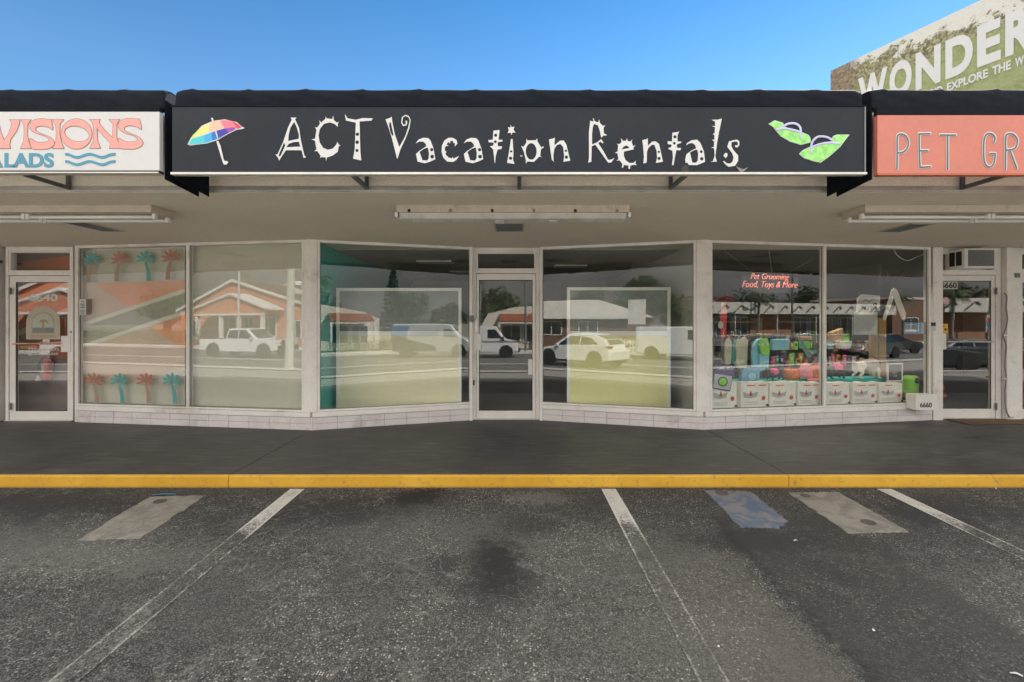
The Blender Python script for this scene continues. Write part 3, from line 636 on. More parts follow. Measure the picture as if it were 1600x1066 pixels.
q = MB(); q.box(-7.55, xx(254, SD)+.004, SD-.045, SD+.006, zz(273.6, SD), zz(271.6, SD)-.0001); q.build('sign_trim', M['alu'], pL)
pR = board(ar, xx(1366, SD), 7.85, zz(273, SD), zz(183, SD), 'coral', 'darkcoral' if 'darkcoral' in M else 'alu', trim=False)
M['darkcoral'] = mat('coral_trim', (.42, .10, .05), .5, .05)
q = MB(); q.box(xx(1366, SD), 7.85, SD-.034, SD+.006, zz(276, SD), zz(273.1, SD)); q.build('sign_trim', M['darkcoral'], pR)
q = MB(); q.box(xx(1366, SD), 7.85, SD-.026, SD+.006, zz(182.6, SD), ZS); q.build('sign_trim', M['darkcloth'], pR)

# ---------------- sign lettering ----------------
def shp(polys, org, s, D, name, m, parent, ext=.0015, off=0, lift=.0):
    """outlines in enlarged-photo units -> flat cut vinyl standing on the sign face"""
    pp = [[(((org[0]+x/s)-HX)*D/F, EYE+(HY-(org[1]+y/s))*D/F) for x, y in p] for p in polys]
    me = shape_mesh(pp, ext, off); me.transform(Matrix.Translation((0, D-lift, 0))); return link_mesh(name, me, M[m], parent)
FD = SD-.032                                          # face of the sign boards
z1 = ((420, 170), 8); z2 = ((590, 170), 8); z3 = ((750, 170), 8); z4 = ((910, 170), 10.66); z5 = ((1020, 170), 10.66)
A_ = [[(275,112),(345,112),(330,135),(378,240),(400,390),(425,500),(445,585),(468,605),(437,618),(432,600),(410,520),(215,520),(150,615),(130,650),(118,615),(85,575),(110,570),(180,420),(240,240),(288,140)],
      [(318,165),(270,240),(248,330),(243,405),(375,378),(378,330),(350,230)], [(218,483),(395,475),(378,415),(310,418),(250,440)], [(190,425),(208,460),(145,598),(122,590),(135,550)]]
C_ = [[(865,228),(862,195),(872,165),(850,175),(812,142),(805,90),(795,130),(720,122),(715,100),(706,130),(655,175),(632,145),(640,190),(605,240),(578,228),(597,265),(580,375),(535,385),(578,400),(597,510),(568,530),(607,530),(650,590),(640,615),(662,605),(712,610),(718,655),(727,612),(800,585),(862,540),(875,470),(898,460),(875,450),(858,415),(845,450),(800,500),(740,515),(680,490),(635,420),(622,330),(640,250),(690,190),(760,172),(820,190)]]
T_ = [[(950,75),(960,82),(985,122),(1090,140),(1170,118),(1300,122),(1285,150),(1135,160),(1138,300),(1140,400),(1145,540),(1157,648),(1055,625),(1075,500),(1082,350),(1088,175),(965,148),(962,125)], circ(1108,320,22), circ(1105,420,23), circ(1103,523,20)]
V_ = [[(100,135),(160,115),(175,100),(185,170),(215,320),(272,480),(345,350),(385,230),(403,145),(385,108),(350,90),(318,110),(308,170),(325,200),(352,195),(350,165),(345,155),(368,150),(370,185),(360,210),(318,218),(295,175),(305,105),(350,78),(390,92),(413,140),(400,240),(355,360),(285,510),(250,622),(240,620),(235,590),(195,430),(165,320),(130,215)], [(150,168),(166,172),(200,325),(185,345),(160,290),(143,210)]]
a_ = [[(475,435),(515,385),(570,365),(630,368),(660,395),(700,500),(722,632),(650,665),(590,683),(500,662),(480,568),(520,530),(610,470),(600,440),(570,412),(520,412)], [(525,540),(580,500),(628,485),(642,550),(640,620),(620,650),(560,645)], circ(677,513,21), circ(683,600,24)]
c_ = [[(965,475),(998,435),(985,390),(940,365),(885,365),(835,400),(805,460),(800,540),(820,610),(870,662),(945,667),(985,640),(1018,592),(975,612),(945,625),(940,600),(930,622),(885,612),(875,590),(868,600),(848,565),(860,540),(843,525),(840,490),(850,470),(890,465),(862,450),(882,415),(905,435),(912,400),(940,405),(950,430),(968,432)]]
a2_ = [[(x+598, y) for x, y in p] for p in a_]
t_ = [[(1448,275),(1525,268),(1512,390),(1560,390),(1560,412),(1510,418),(1500,425),(1505,472),(1555,470),(1548,505),(1500,510),(1475,600),(1470,678),(1462,678),(1455,600),(1445,510),(1405,470),(1440,465),(1455,425),(1388,420),(1385,392),(1440,390)], circ(1476,333,20), circ(1472,413,18)]
i_ = [[(385,200),(393,232),(430,225),(418,262),(445,300),(405,300),(393,332),(382,300),(345,305),(362,268),(348,232),(378,238)], [(388,378),(408,380),(418,560),(412,640),(432,690),(338,678),(355,590),(372,480)], circ(390,535,15), circ(382,620,21), [(503,585),(530,587),(530,597),(503,595)]]
o_ = [[(578,372),(592,398),(700,395),(715,372),(718,410),(765,485),(795,470),(795,485),(762,510),(752,590),(775,605),(740,600),(675,665),(590,660),(572,690),(575,650),(548,540),(515,465),(545,478),(582,420)], circ(640,535,68,24,104)]
n_ = [[(862,385),(922,372),(935,358),(930,460),(1000,400),(1045,398),(1080,450),(1105,560),(1128,650),(1043,665),(1052,590),(1040,480),(1005,440),(960,455),(930,500),(918,570),(918,650),(930,668),(898,640),(880,520)], circ(1074,527,15), circ(1080,607,21)]
R_ = [[(130,200),(175,215),(190,210),(172,170),(185,160),(205,212),(262,230),(282,180),(288,235),(340,288),(382,275),(352,318),(358,415),(402,432),(395,452),(352,445),(322,480),(310,470),(290,370),(255,275),(195,255),(172,310),(160,430),(160,595),(240,565),(310,510),(322,520),(352,570),(335,578),(300,550),(262,572),(350,710),(425,850),(475,850),(535,822),(480,895),(430,900),(400,860),(215,600),(155,625),(148,885),(95,900),(110,830),(108,400),(125,250)]]
e_ = [[(642,495),(680,538),(728,535),(742,492),(750,538),(800,548),(832,510),(820,560),(842,625),(885,610),(850,645),(850,680),(690,715),(690,790),(720,860),(780,905),(850,905),(892,865),(880,915),(905,942),(860,935),(795,950),(792,1003),(768,1000),(765,948),(690,935),(675,985),(655,975),(668,925),(620,860),(567,870),(600,840),(585,745),(540,735),(588,710),(595,620),(580,582),(612,595),(655,555)], [(650,680),(690,630),(735,612),(775,640),(775,658)]]
n2_ = [[(998,525),(1065,510),(1088,492),(1088,620),(1160,550),(1220,545),(1275,590),(1305,720),(1340,885),(1222,905),(1245,820),(1235,700),(1200,605),(1160,600),(1100,650),(1075,720),(1070,900),(1015,912),(1025,800),(1010,620)], circ(1272,720,20), circ(1276,830,27)]
t2_ = [[(328,400),(410,392),(438,378),(410,450),(410,545),(472,548),(470,570),(400,595),(400,640),(410,655),(470,655),(455,695),(392,690),(370,790),(345,940),(318,942),(335,800),(325,700),(262,675),(262,655),(310,640),(310,598),(250,590),(245,545),(318,548)], circ(368,470,27), circ(358,577,23)]
a3_ = [[(555,615),(570,575),(640,530),(735,515),(790,570),(850,710),(870,885),(740,940),(600,938),(575,900),(545,905),(540,840),(560,760),(640,700),(715,665),(720,640),(690,590),(650,572),(600,580)], [(618,730),(680,695),(740,680),(755,750),(750,860),(720,900),(655,900)], circ(807,717,24), circ(814,835,29)]
l_ = [[(980,185),(1080,185),(1148,165),(1130,260),(1100,400),(1065,600),(1050,720),(1040,790),(1065,882),(960,888),(1005,870),(1030,780),(1025,700),(1015,655),(965,655),(1018,635),(1022,550),(985,515),(1025,520),(1025,435),(1000,425),(1030,405),(1035,310),(985,290),(1038,290),(1035,215)]]
s_p = [[(1370,610),(1400,615),(1420,590),(1410,555),(1370,545),(1310,560),(1305,620),(1340,690),(1420,780),(1420,870),(1370,950),(1260,970),(1210,930),(1170,880),(1185,870),(1230,910),(1290,915),(1330,880),(1345,810),(1320,740),(1240,635),(1270,545),(1350,525),(1400,515),(1440,545),(1440,610),(1405,648),(1375,640)], [(1185,760),(1215,735),(1245,750),(1240,790),(1215,825),(1180,790)]]
for polys, z in ((A_, z1), (C_, z1), (T_, z1), (V_, z2), (a_, z2), (c_, z2), (a2_, z2), (t_, z2), (i_, z3), (o_, z3), (n_, z3), (R_, z4), (e_, z4), (n2_, z4), (t2_, z5), (a3_, z5), (l_, z5), (s_p, z5)):
    shp(polys, z[0], z[1], FD, 'letter', 'letterwhite', pc)
# torn spot and curl low on the black vinyl
M['tear'] = mat('torn_vinyl', (.20, .19, .17), .8, .3, 30)
shp([[(1390,960),(1430,985),(1500,1010),(1590,975),(1520,1040),(1470,1062),(1430,1030)]], *z5, FD-.001, 'torn_flap', 'tear', pc, .004)
shp([[(475,1010),(500,950),(570,940),(600,1010),(590,1060),(480,1060)]], *z5, FD, 'torn_patch', 'black', pc)
# umbrella emblem
ZU = ((280, 170), 10.66)
UM = {'aqua': [(160,598),(210,505),(420,442),(425,570),(300,588)], 'sky': [(420,442),(540,397),(550,533),(460,568),(425,570)], 'azure': [(540,397),(622,370),(640,503),(550,533)],
      'navy': [(622,370),(760,330),(830,400),(720,460),(645,503)], 'violet': [(760,330),(860,315),(958,312),(920,355),(830,400)], 'lime': [(152,590),(230,440),(380,300),(250,480),(208,503)],
      'yellow': [(380,300),(510,245),(498,385),(250,480)], 'peach': [(510,245),(600,205),(680,198),(755,325),(498,385)], 'pink': [(680,198),(760,190),(880,205),(958,310),(755,325)], 'rose': [(880,205),(960,240),(1045,312),(960,340),(958,310)]}
UC = {'aqua': (.05,.45,.50), 'sky': (.03,.32,.62), 'azure': (.01,.14,.50), 'navy': (.025,.03,.30), 'violet': (.25,.05,.35), 'lime': (.50,.62,.14), 'yellow': (.72,.60,.20), 'peach': (.75,.42,.30), 'pink': (.75,.16,.22), 'rose': (.55,.04,.08)}
vs_m = []; me_all = None
for k, p in UM.items():
    M[k] = mat('print_'+k, UC[k], .5, .06)
    shp([p], *ZU, FD, 'umbrella_panel', k, pc)
shp([[(140,595),(200,480),(380,285),(560,205),(760,178),(960,225),(1050,305),(1090,318),(1070,335),(960,352),(830,415),(720,475),(650,520),(460,580),(180,612)]], *ZU, FD+.0009, 'umbrella_edge', 'letterwhite', pc)
for pp_ in ([(598,378),(620,375),(652,500),(640,512)], [(618,540),(650,535),(690,620),(740,840),(765,875),(800,872),(818,895),(790,930),(745,930),(722,880)], [(530,165),(548,148),(565,165),(578,215),(555,225)]):
    shp([pp_], *ZU, FD-.0026, 'umbrella_pole', 'letterwhite', pc, .001)
# flip-flops emblem
ZF = ((1180, 170), 9.41)
M['flip'] = mat('print_green', (.26, .62, .16), .5, .25, 25); M['strap'] = mat('print_lilac', (.45, .45, .68), .5, .1)
for sole in ([(210,225),(285,180),(405,215),(410,255),(470,290),(640,350),(700,360),(780,395),(805,440),(805,490),(670,525),(520,480),(380,400),(310,320),(270,265)],
             [(1370,390),(1200,390),(1150,410),(1130,450),(1120,490),(900,540),(800,570),(700,620),(655,665),(720,720),(860,765),(960,785),(1080,700),(1240,560),(1330,440)]):
    shp([sole], *ZF, FD, 'flip_flop_sole', 'flip', pc); shp([sole], *ZF, FD+.0009, 'flip_flop_edge', 'letterwhite', pc, .0012, .004)
def stroke(pts, org, s, D, r, name, m, parent, flat=.25, n=8, sm=6):
    q = MB(); out = []
    for p in pts:
        pp = smooth_line([(((org[0]+x/s)-HX)*D/F, 0, EYE+(HY-(org[1]+y/s))*D/F) for x, y in p], sm) if len(p) > 2 and sm else [(((org[0]+x/s)-HX)*D/F, 0, EYE+(HY-(org[1]+y/s))*D/F) for x, y in p]
        # round caps
        a, c = Vector(pp[0]), Vector(pp[-1]); d0 = (a-Vector(pp[1])).normalized(); d1 = (c-Vector(pp[-2])).normalized()
        pts3 = [a+d0*r*.98, a+d0*r*.7] + [Vector(v) for v in pp] + [c+d1*r*.7, c+d1*r*.98]
        q.tube(pts3, [r*.2, r*.72] + [r]*len(pp) + [r*.72, r*.2], n)
    q.v = [Vector((v.x, v.y*flat + D, v.z)) for v in q.v]
    return q.build(name, M[m], parent, smooth=True)
stroke([[(320,308),(420,290),(540,310),(650,340)], [(400,270),(470,228),(560,215),(630,240),(668,300),(665,420)], [(1230,510),(1100,500),(960,520),(850,560)], [(1130,460),(1050,418),(940,410),(870,450),(830,520),(825,650)]], *ZF, FD-.002, .0085, 'flip_flop_strap', 'strap', pc)
# left sign
ZV = ((0, 170), 6.154)
Vv = [(95,108),(190,108),(185,150),(160,215),(105,290),(92,345),(100,382),(-15,382),(-10,345),(-25,290),(-80,215),(-105,150),(-110,108),(-15,108),(-10,150),(10,230),(40,308),(85,240),(112,160),(112,130)]
I1 = [(203,108),(295,108),(268,150),(262,250),(280,330),(300,382),(200,382),(228,320),(236,230),(232,150)]
S1 = [(490,108),(508,200),(470,178),(400,165),(350,178),(345,210),(400,240),(480,275),(520,320),(510,360),(450,388),(370,390),(305,380),(290,290),(340,315),(400,325),(455,318),(475,298),(440,265),(350,235),(300,200),(290,150),(330,110),(400,97),(460,105)]
I2 = [(x+308 if y < 200 else x+312, y-2) for x, y in [(198,108),(302,108),(268,150),(262,250),(280,330),(302,384),(198,384),(228,320),(232,230),(228,150)]]
N1 = [(865,105),(960,105),(952,135),(1000,200),(1086,285),(1090,150),(1052,105),(1150,105),(1122,150),(1122,280),(1160,380),(1055,380),(1065,330),(1000,265),(932,185),(937,300),(965,380),(865,380),(900,310),(903,180),(890,130)]
S2 = [(x+852, y-3) for x, y in S1]
Oo = [circ(737,243,147,36,145), circ(740,243,122,32,74,.22)]
def rd(p, n=4): q = [p[-1]]+p+[p[0], p[1]]; return smooth_line(q, n)[n:-n-1]
for polys in ([Vv], [I1], [rd(S1)], [I2], Oo, [N1], [rd(S2)]):
    shp(polys, *ZV, FD, 'letter', 'pinkletter', pL); shp(polys, *ZV, FD+.0012, 'letter_outline', 'pinkline', pL, .0012, .0035)
me = text_mesh('LADS', .11, .001, .004, fit=(xx(7, FD), xx(84, FD), zz(262, FD), zz(239, FD))); me.transform(Matrix.Translation((0, FD, 0))); link_mesh('lettering', me, M['teal'], pL)
me = text_mesh('A', .11, .001, .004, fit=(xx(-22, FD), xx(5, FD), zz(262, FD), zz(239, FD))); me.transform(Matrix.Translation((0, FD, 0))); link_mesh('lettering', me, M['teal'], pL)
for dy in (0, 70):
    top = [(628,425),(660,428),(745,455),(860,424),(980,455),(1060,430),(1110,424)]; t = smooth_line(top, 6); shp([t + [(x, y+26) for x, y in reversed(t)]], ZV[0], ZV[1], FD, 'wave_emblem', 'teal', pL) if dy == 0 else shp([[(x, y+70) for x, y in t] + [(x, y+96) for x, y in reversed(t)]], ZV[0], ZV[1], FD, 'wave_emblem', 'teal', pL)
# right sign
ZP = ((1360, 170), 6.667)
PT = {'P': [[(278,625),(280,450),(281,300),(300,268),(335,264),(375,290),(397,350),(380,415),(340,450),(288,460)]],
      'E': [[(620,258),(508,262)], [(508,262),(510,440),(518,610)], [(518,610),(625,603)], [(515,437),(600,437)]], 'T': [[(730,273),(888,275)], [(805,280),(805,628)]],
      'G': [[(1290,345),(1298,300),(1270,265),(1225,258),(1190,300),(1180,400),(1185,530),(1210,590),(1245,605),(1285,570),(1303,468)], [(1303,468),(1252,465)]],
      'R': [[(1407,625),(1409,450),(1410,300),(1430,264),(1480,262),(1522,300),(1530,360),(1500,415),(1415,432)], [(1455,435),(1525,620)]]}
for k, p in PT.items():
    stroke(p, *ZP, FD, .0115, 'letter_outline', 'letterwhite', pR, .18, 10); stroke(p, *ZP, FD-.0024, .0058, 'letter', 'slate', pR, .18, 8)

# ---------------- soffit fixtures ----------------
def lamp(x0, x1, style, label):
    a = empty('ceiling_light', ((x0+x1)/2, 4.3, 2.5), label, 'ceiling light', 'strip lights under the soffit')
    D0 = 4.19
    q = MB(); q.box(x0, x1, D0, D0+.16 if style == 0 else D0+.30, 2.43, 2.4995); q.build('housing', M['housing'], a, bev=.004)
    if style == 0:
        q = MB(); q.prism([(D0-.002+.005, 2.4295), (D0+.03, 2.375), (D0+.11, 2.36), (D0+.155, 2.4295)], x0+.02, x1-.02, ax='x'); q.build('lamp_cover', M['frost'], a, bev=.012, seg=3)
        for i in range(6):
            xc = x0+.12+(x1-x0-.24)*i/5; q = MB(); q.box(xc-.012, xc+.012, D0-.012, D0-.001, 2.43, 2.455); q.build('clip', M['chrome' if i % 2 else 'black'], a)
        for xe in (x0-.012, x1-.014):
            q = MB(); q.box(xe, xe+.026, D0-.006, D0+.16, 2.385, 2.4285); q.build('lamp_holder', M['white2'], a, bev=.003)
        for xe in (x0+.95, x0+1.45):
            q = MB(); q.box(xe-.04, xe+.04, D0+.02, D0+.14, 2.352, 2.3585); q.build('clip', M['white2'], a)
    else:
        for y in (D0+.07, D0+.23):
            q = MB(); n = int(round((x1-x0)/1.2))
            for i in range(n):
                a0 = x0+(x1-x0)*i/n+.035; a1 = x0+(x1-x0)*(i+1)/n-.035; q = MB(); q.tube([(a0, y, 2.400), (a1, y, 2.400)], .016, 12); q.build('lamp_tube', M['tube'], a, smooth=True)
                for e in (a0-.03, a1): k = MB(); k.box(e, e+.03, y-.018, y+.018, 2.38, 2.4295); k.build('lamp_holder', M['white2'], a, bev=.003)
M['frost'] = mat('frosted_cover', (.50, .50, .46), .3, .08, 4)
lamp(xx(619, 4.19), xx(984, 4.19), 0, 'cream strip light with a frosted cover above the middle door')
lamp(xx(236, 4.19)-2.44*1.0, xx(236, 4.19), 1, 'double bare tube strip light under the soffit at the left, by the white sign')
lamp(xx(1352, 4.19), xx(1352, 4.19)+2.44, 1, 'double bare tube strip light under the soffit at the right, by the coral sign')
def vent(x0, x1, y0, y1, label, rim=.02):
    a = empty('soffit_vent', ((x0+x1)/2, (y0+y1)/2, 2.5), label, 'vent', 'dark vents in the soffit')
    q = MB()
    for c in ((x0, x0+rim, y0, y1), (x1-rim, x1, y0, y1), (x0+rim, x1-rim, y0, y0+rim), (x0+rim, x1-rim, y1-rim, y1)): q.box(*c, 2.490, 2.4995)
    q.build('frame', M['housing'], a); q = MB(); q.box(x0+rim, x1-rim, y0+rim, y1-rim, 2.4965, 2.4992); q.build('opening', M['black'], a)
    q = MB(); n = 10
    for i in range(n): yy = y0+rim+(y1-y0-2*rim)*(i+.5)/n; q.box(x0+rim, x1-rim, yy-.002, yy+.002, 2.490, 2.4964)
    q.build('mesh', M['grey'], a)
vent(-.20, .14, 4.95, 5.42, 'small dark vent behind the middle strip light')
vent(-4.86, -4.60, 4.90, 5.42, 'dark square vent in the soffit at the left')
vent(4.36, 4.64, 4.98, 5.45, 'dark square vent in the soffit at the right')
# ================= across the street (seen in the glass) =================
def rotm(x, y, z, deg): return Matrix.Translation((x, y, z)) @ Matrix.Rotation(R(deg), 4, 'Z')
def carpaint(name, col, rough=.25): return mat(name, col, rough, .02, 1, coat=.6)
M['paintwhite'] = carpaint('car_paint_white', (.74, .74, .72)); M['paintdark'] = carpaint('car_paint_dark_blue', (.012, .018, .03)); M['paintblack'] = carpaint('car_paint_black', (.012, .013, .013)); M['paintgreen'] = carpaint('car_paint_dark_green', (.01, .03, .028))
M['lampred'] = mat('tail_lamp_red', (.35, .01, .01), .25); M['lampclear'] = mat('head_lamp', (.6, .6, .6), .1)
M['liverydark'] = mat('livery_navy', (.02, .03, .06), .4); M['liveryblue'] = mat('livery_blue', (.03, .22, .55), .4)
def vehicle(x, y, z, deg, label, cat, name, body, cabin, wins, wheels, w, paint, wr, lower=None, extra=None, cabin_in=.16, group=None, shields=()):
    r = empty(name, (0, 0, 0), label, cat, group)
    def slab(pts, ww, taper=None, top_in=0):
        q = MB(); n = len(pts); zs = [p[1] for p in pts]; z0, z1 = min(zs), max(zs); cx = sum(p[0] for p in pts)/n; cz = (z0+z1)/2
        def ring(yy, k):
            out = []
            for a, c in pts:
                t = (c-z0)/(z1-z0); s_ = 1 if yy > 0 else -1
                out.append((cx+(a-cx)*k, s_*(abs(yy)-top_in*t), cz+(c-cz)*k))
            return out
        rings = [ring(-ww, .94), ring(-ww*.96, .985), ring(-ww*.88, 1), ring(ww*.88, 1), ring(ww*.96, .985), ring(ww, .94)]
        vs = [v for rg in rings for v in rg]; fs = [tuple(range(n)), tuple(range(6*n-1, 5*n-1, -1))]
        for i in range(5):
            for k in range(n): fs.append((i*n+k, (i+1)*n+k, (i+1)*n+(k+1) % n, i*n+(k+1) % n))
        q.add(vs, fs); return q
    bd = slab(body, w, top_in=.04).build('body', M[paint], r, bev=.02)
    if cabin: slab(cabin, w-.05, top_in=cabin_in).build('cabin', M[paint], r, bev=.03)
    zs = [p[1] for p in (cabin or body)]; z0, z1 = min(zs), max(zs); cw = (w-.05) if cabin else w; ti = cabin_in if cabin else .04
    for wp in wins:
        for s_ in (-1, 1):
            def yo(c, d): return s_*(cw - ti*(c-z0)/(z1-z0)*.97 + d)
            q = MB(); n = len(wp); q.add([(a, yo(c, .006), c) for a, c in wp]+[(a, yo(c, -.03), c) for a, c in wp], [tuple(range(n)), tuple(range(2*n-1, n-1, -1))]+[(i, (i+1) % n, (i+1) % n+n, i+n) for i in range(n)])
            q.build('side_window', M['carglass'], r)
    for (xa, za), (xb, zb_), hw in shields:
        dx, dz = xb-xa, zb_-za; L_ = math.hypot(dx, dz); nx, nz = -dz/L_, dx/L_
        if nz < 0: nx, nz = -nx, -nz
        q = MB(); o1, o2 = .012, -.02; ta = .07*1
        q.add([(xa+nx*o1, -hw, za+nz*o1), (xa+nx*o1, hw, za+nz*o1), (xb+nx*o1, hw-ta, zb_+nz*o1), (xb+nx*o1, -hw+ta, zb_+nz*o1), (xa+nx*o2, -hw, za+nz*o2), (xa+nx*o2, hw, za+nz*o2), (xb+nx*o2, hw-ta, zb_+nz*o2), (xb+nx*o2, -hw+ta, zb_+nz*o2)], [(0,1,2,3),(7,6,5,4),(0,4,5,1),(1,5,6,2),(2,6,7,3),(3,7,4,0)])
        q.build('windshield' if xb < xa else 'rear_window', M['carglass'], r)
    for wx_ in wheels:
        for s_ in (-1, 1):
            q = MB(); yy = s_*(w-.12); q.lathe((wx_, yy, wr), [(wr*.7, -.11), (wr*.97, -.10), (wr, -.05), (wr, .05), (wr*.97, .10), (wr*.7, .11)], 28, ax='y'); wh = q.build('wheel', M['rubber'], r)
            q = MB(); q.lathe((wx_, yy+s_*.06, wr), [(wr*.66, -.06), (wr*.68, .045), (wr*.6, .05), (wr*.5, .02), (.05, .03)], 24, ax='y')
            q.build('rim', M['chrome'], wh)
            q = MB(); q.lathe((wx_, s_*(w-.004), wr+.03), [(wr*1.22, -.02), (wr*1.22, .008)], 28, ax='y'); q.build('wheel_arch', M['black'], r)
    if extra: extra(r)
    r.location = (x, y, z); r.rotation_euler = (0, 0, R(deg)); return r
def bx(r, name, m, *c, bev=.01): q = MB(); q.box(*c); return q.build(name, M[m], r, bev=bev)
# pickup (front at +x), 5.8 m
def pk_extra(r):
    bx(r, 'bumper', 'black', 2.82, 2.98, -.92, .92, .42, .78, bev=.04); bx(r, 'grille', 'black', 2.84, 2.93, -.62, .62, .80, 1.08)
    bx(r, 'headlight', 'lampclear', 2.70, 2.92, .64, .93, .90, 1.08, bev=.03); bx(r, 'headlight', 'lampclear', 2.70, 2.92, -.93, -.64, .90, 1.08, bev=.03)
    bx(r, 'taillight', 'lampred', -2.93, -2.86, .78, .93, .85, 1.15); bx(r, 'taillight', 'lampred', -2.93, -2.86, -.93, -.78, .85, 1.15)
    bx(r, 'mirror', 'paintwhite', 1.05, 1.2, .95, 1.15, 1.15, 1.32, bev=.03); bx(r, 'mirror', 'paintwhite', 1.05, 1.2, -1.15, -.95, 1.15, 1.32, bev=.03)
    bx(r, 'bed_liner', 'black', -2.8, -.95, -.75, .75, 1.135, 1.152)
    bx(r, 'windshield', 'carglass', 1.35, 1.36, -.1, .1, 1.2, 1.21, bev=0) if False else None
vehicle(-23.1, -12.9, -.83, -5.5, 'white crew cab pickup truck parked across the street, mirrored in the left bay window', 'pickup truck', 'pickup_truck',
    [(-2.88,.45),(-2.9,1.13),(-.85,1.15),(1.25,1.16),(2.6,1.08),(2.88,.98),(2.9,.48),(2.5,.42),(1.4,.36),(-1.3,.36),(-2.4,.42)],
    [(-.92,1.12),(-.80,1.80),(-.60,1.84),(.55,1.82),(1.38,1.14)],
    [[(-.78,1.2),(-.68,1.70),(-.02,1.74),(-.02,1.2)], [(.04,1.2),(.04,1.74),(.52,1.72),(1.12,1.2)]], (-1.78, 1.85), .95, 'paintwhite', .40, extra=pk_extra, shields=[((1.30, 1.20), (.62, 1.77), .72), ((-.90, 1.22), (-.83, 1.70), .68)])
def suv_extra(r):
    bx(r, 'headlight', 'lampclear', 2.02, 2.24, .55, .86, .72, .86, bev=.03); bx(r, 'headlight', 'lampclear', 2.02, 2.24, -.86, -.55, .72, .86, bev=.03)
    for s_ in (-1, 1): bx(r, 'taillight', 'lampred', -2.26, -2.0, min(s_*.62, s_*.89), max(s_*.62, s_*.89), .98, 1.08, bev=.02); bx(r, 'mirror', 'paintwhite', .72, .86, min(s_*.88, s_*1.06), max(s_*.88, s_*1.06), 1.0, 1.14, bev=.03)
    bx(r, 'skirt', 'black', -2.1, 2.1, -.86, .86, .24, .38)
vehicle(-5.4, -9.1, -.79, 194, 'white rounded hatchback crossover on the street, mirrored in the bay right of the middle door', 'car', 'parked_car',
    [(-2.25,.42),(-2.28,.80),(-2.12,1.08),(-1.2,1.10),(.95,1.02),(1.85,.90),(2.2,.74),(2.27,.45),(1.9,.32),(-1.9,.32)],
    [(-2.12,1.05),(-1.85,1.38),(-1.25,1.60),(-.2,1.66),(.35,1.58),(1.15,1.02)],
    [[(-1.55,1.14),(-1.15,1.42),(-.55,1.50),(-.5,1.1)], [(-.44,1.1),(-.46,1.52),(.2,1.50),(.85,1.06)]], (-1.38, 1.40), .91, 'paintwhite', .37, extra=suv_extra, cabin_in=.2, shields=[((1.08, 1.07), (.42, 1.54), .70), ((-2.06, 1.13), (-1.88, 1.35), .66), ((-1.84, 1.385), (-1.34, 1.57), .60)])
def van_extra(r):
    bx(r, 'bumper', 'black', 2.5, 2.62, -.9, .9, .35, .6, bev=.03); bx(r, 'headlight', 'lampclear', 2.42, 2.56, .6, .88, .78, .98); bx(r, 'headlight', 'lampclear', 2.42, 2.56, -.88, -.6, .78, .98)
    bx(r, 'mirror', 'black', 1.5, 1.62, .96, 1.15, 1.15, 1.4, bev=.02); bx(r, 'mirror', 'black', 1.5, 1.62, -1.15, -.96, 1.15, 1.4, bev=.02)
VB = [(-2.6,.42),(-2.62,1.95),(-2.5,2.05),(.9,2.07),(1.15,2.02),(1.75,1.22),(2.4,1.10),(2.55,.95),(2.56,.42),(2.2,.36),(-2.3,.36)]
vehicle(-2.1, -17.2, -.94, 2, 'plain white work van parked opposite, mirrored in the middle door', 'van', 'work_van', VB, None,
    [[(.55,1.28),(.55,1.85),(1.05,1.85),(1.5,1.28)]], (-1.6, 1.75), .98, 'paintwhite', .37, extra=van_extra, shields=[((1.70, 1.30), (1.20, 1.96), .82)])
def spec_extra(r):
    bx(r, 'bumper', 'black', 2.35, 2.5, -.95, .95, .35, .62, bev=.03)
    for s_ in (-1, 1):
        q = MB(); y0, y1 = (s_*.985, s_*1.008); y0, y1 = min(y0, y1), max(y0, y1)
        q.prism([(-2.55,.45),(-2.55,1.6),(-1.6,1.2),(.2,.72),(.3,.45)], y0, y1); q.build('livery_panel', M['liverydark'], r)
        q = MB(); q.prism([(-2.55,1.63),(-2.55,2.05),(-1.5,2.05),(-1.6,1.6),(-1.65,1.25)], y0, y1); q.build('livery_panel', M['liveryblue'], r)
        me = text_mesh('Spectrum', .5, .004, .006, fit=(-1.2, .45, 1.38, 1.78))
        if s_ > 0: me.transform(Matrix.Rotation(math.pi, 4, 'Z')); me.transform(Matrix.Translation((-.75, 0, 0)))
        me.transform(Matrix.Translation((0, s_*1.008, 0))); link_mesh('lettering', me, M['liverydark'], r)
vehicle(8.9, -15.9, -.90, 33, 'white and navy cable company van with a blue corner, lettered on its side', 'van', 'cable_van',
    [(-2.6,.40),(-2.62,2.1),(-2.5,2.18),(.9,2.18),(1.25,2.1),(1.8,1.4),(2.3,1.12),(2.45,.9),(2.45,.40),(2.1,.34),(-2.3,.34)], None,
    [[(.7,1.32),(.75,1.85),(1.2,1.85),(1.6,1.32)]], (-1.7, 1.7), 1.0, 'paintwhite', .38, extra=spec_extra, shields=[((1.77, 1.45), (1.30, 2.05), .84)])
SED = [(-2.35,.42),(-2.38,.92),(-1.7,1.02),(1.0,.98),(2.1,.82),(2.38,.66),(2.38,.42),(1.9,.28),(-2.0,.28)]
SEC = [(-1.75,1.0),(-1.05,1.38),(.15,1.42),(1.05,.97)]
SEW = [[(-1.3,1.06),(-.95,1.32),(-.35,1.35),(-.35,1.04)], [(-.28,1.04),(-.28,1.35),(.12,1.35),(.75,1.02)]]
def sed_extra(r):
    for s_ in (-1, 1): bx(r, 'taillight', 'lampred', -2.40, -2.28, min(s_*.55, s_*.84), max(s_*.55, s_*.84), .74, .88); bx(r, 'headlight', 'lampclear', 2.24, 2.39, min(s_*.5, s_*.82), max(s_*.5, s_*.82), .58, .72)
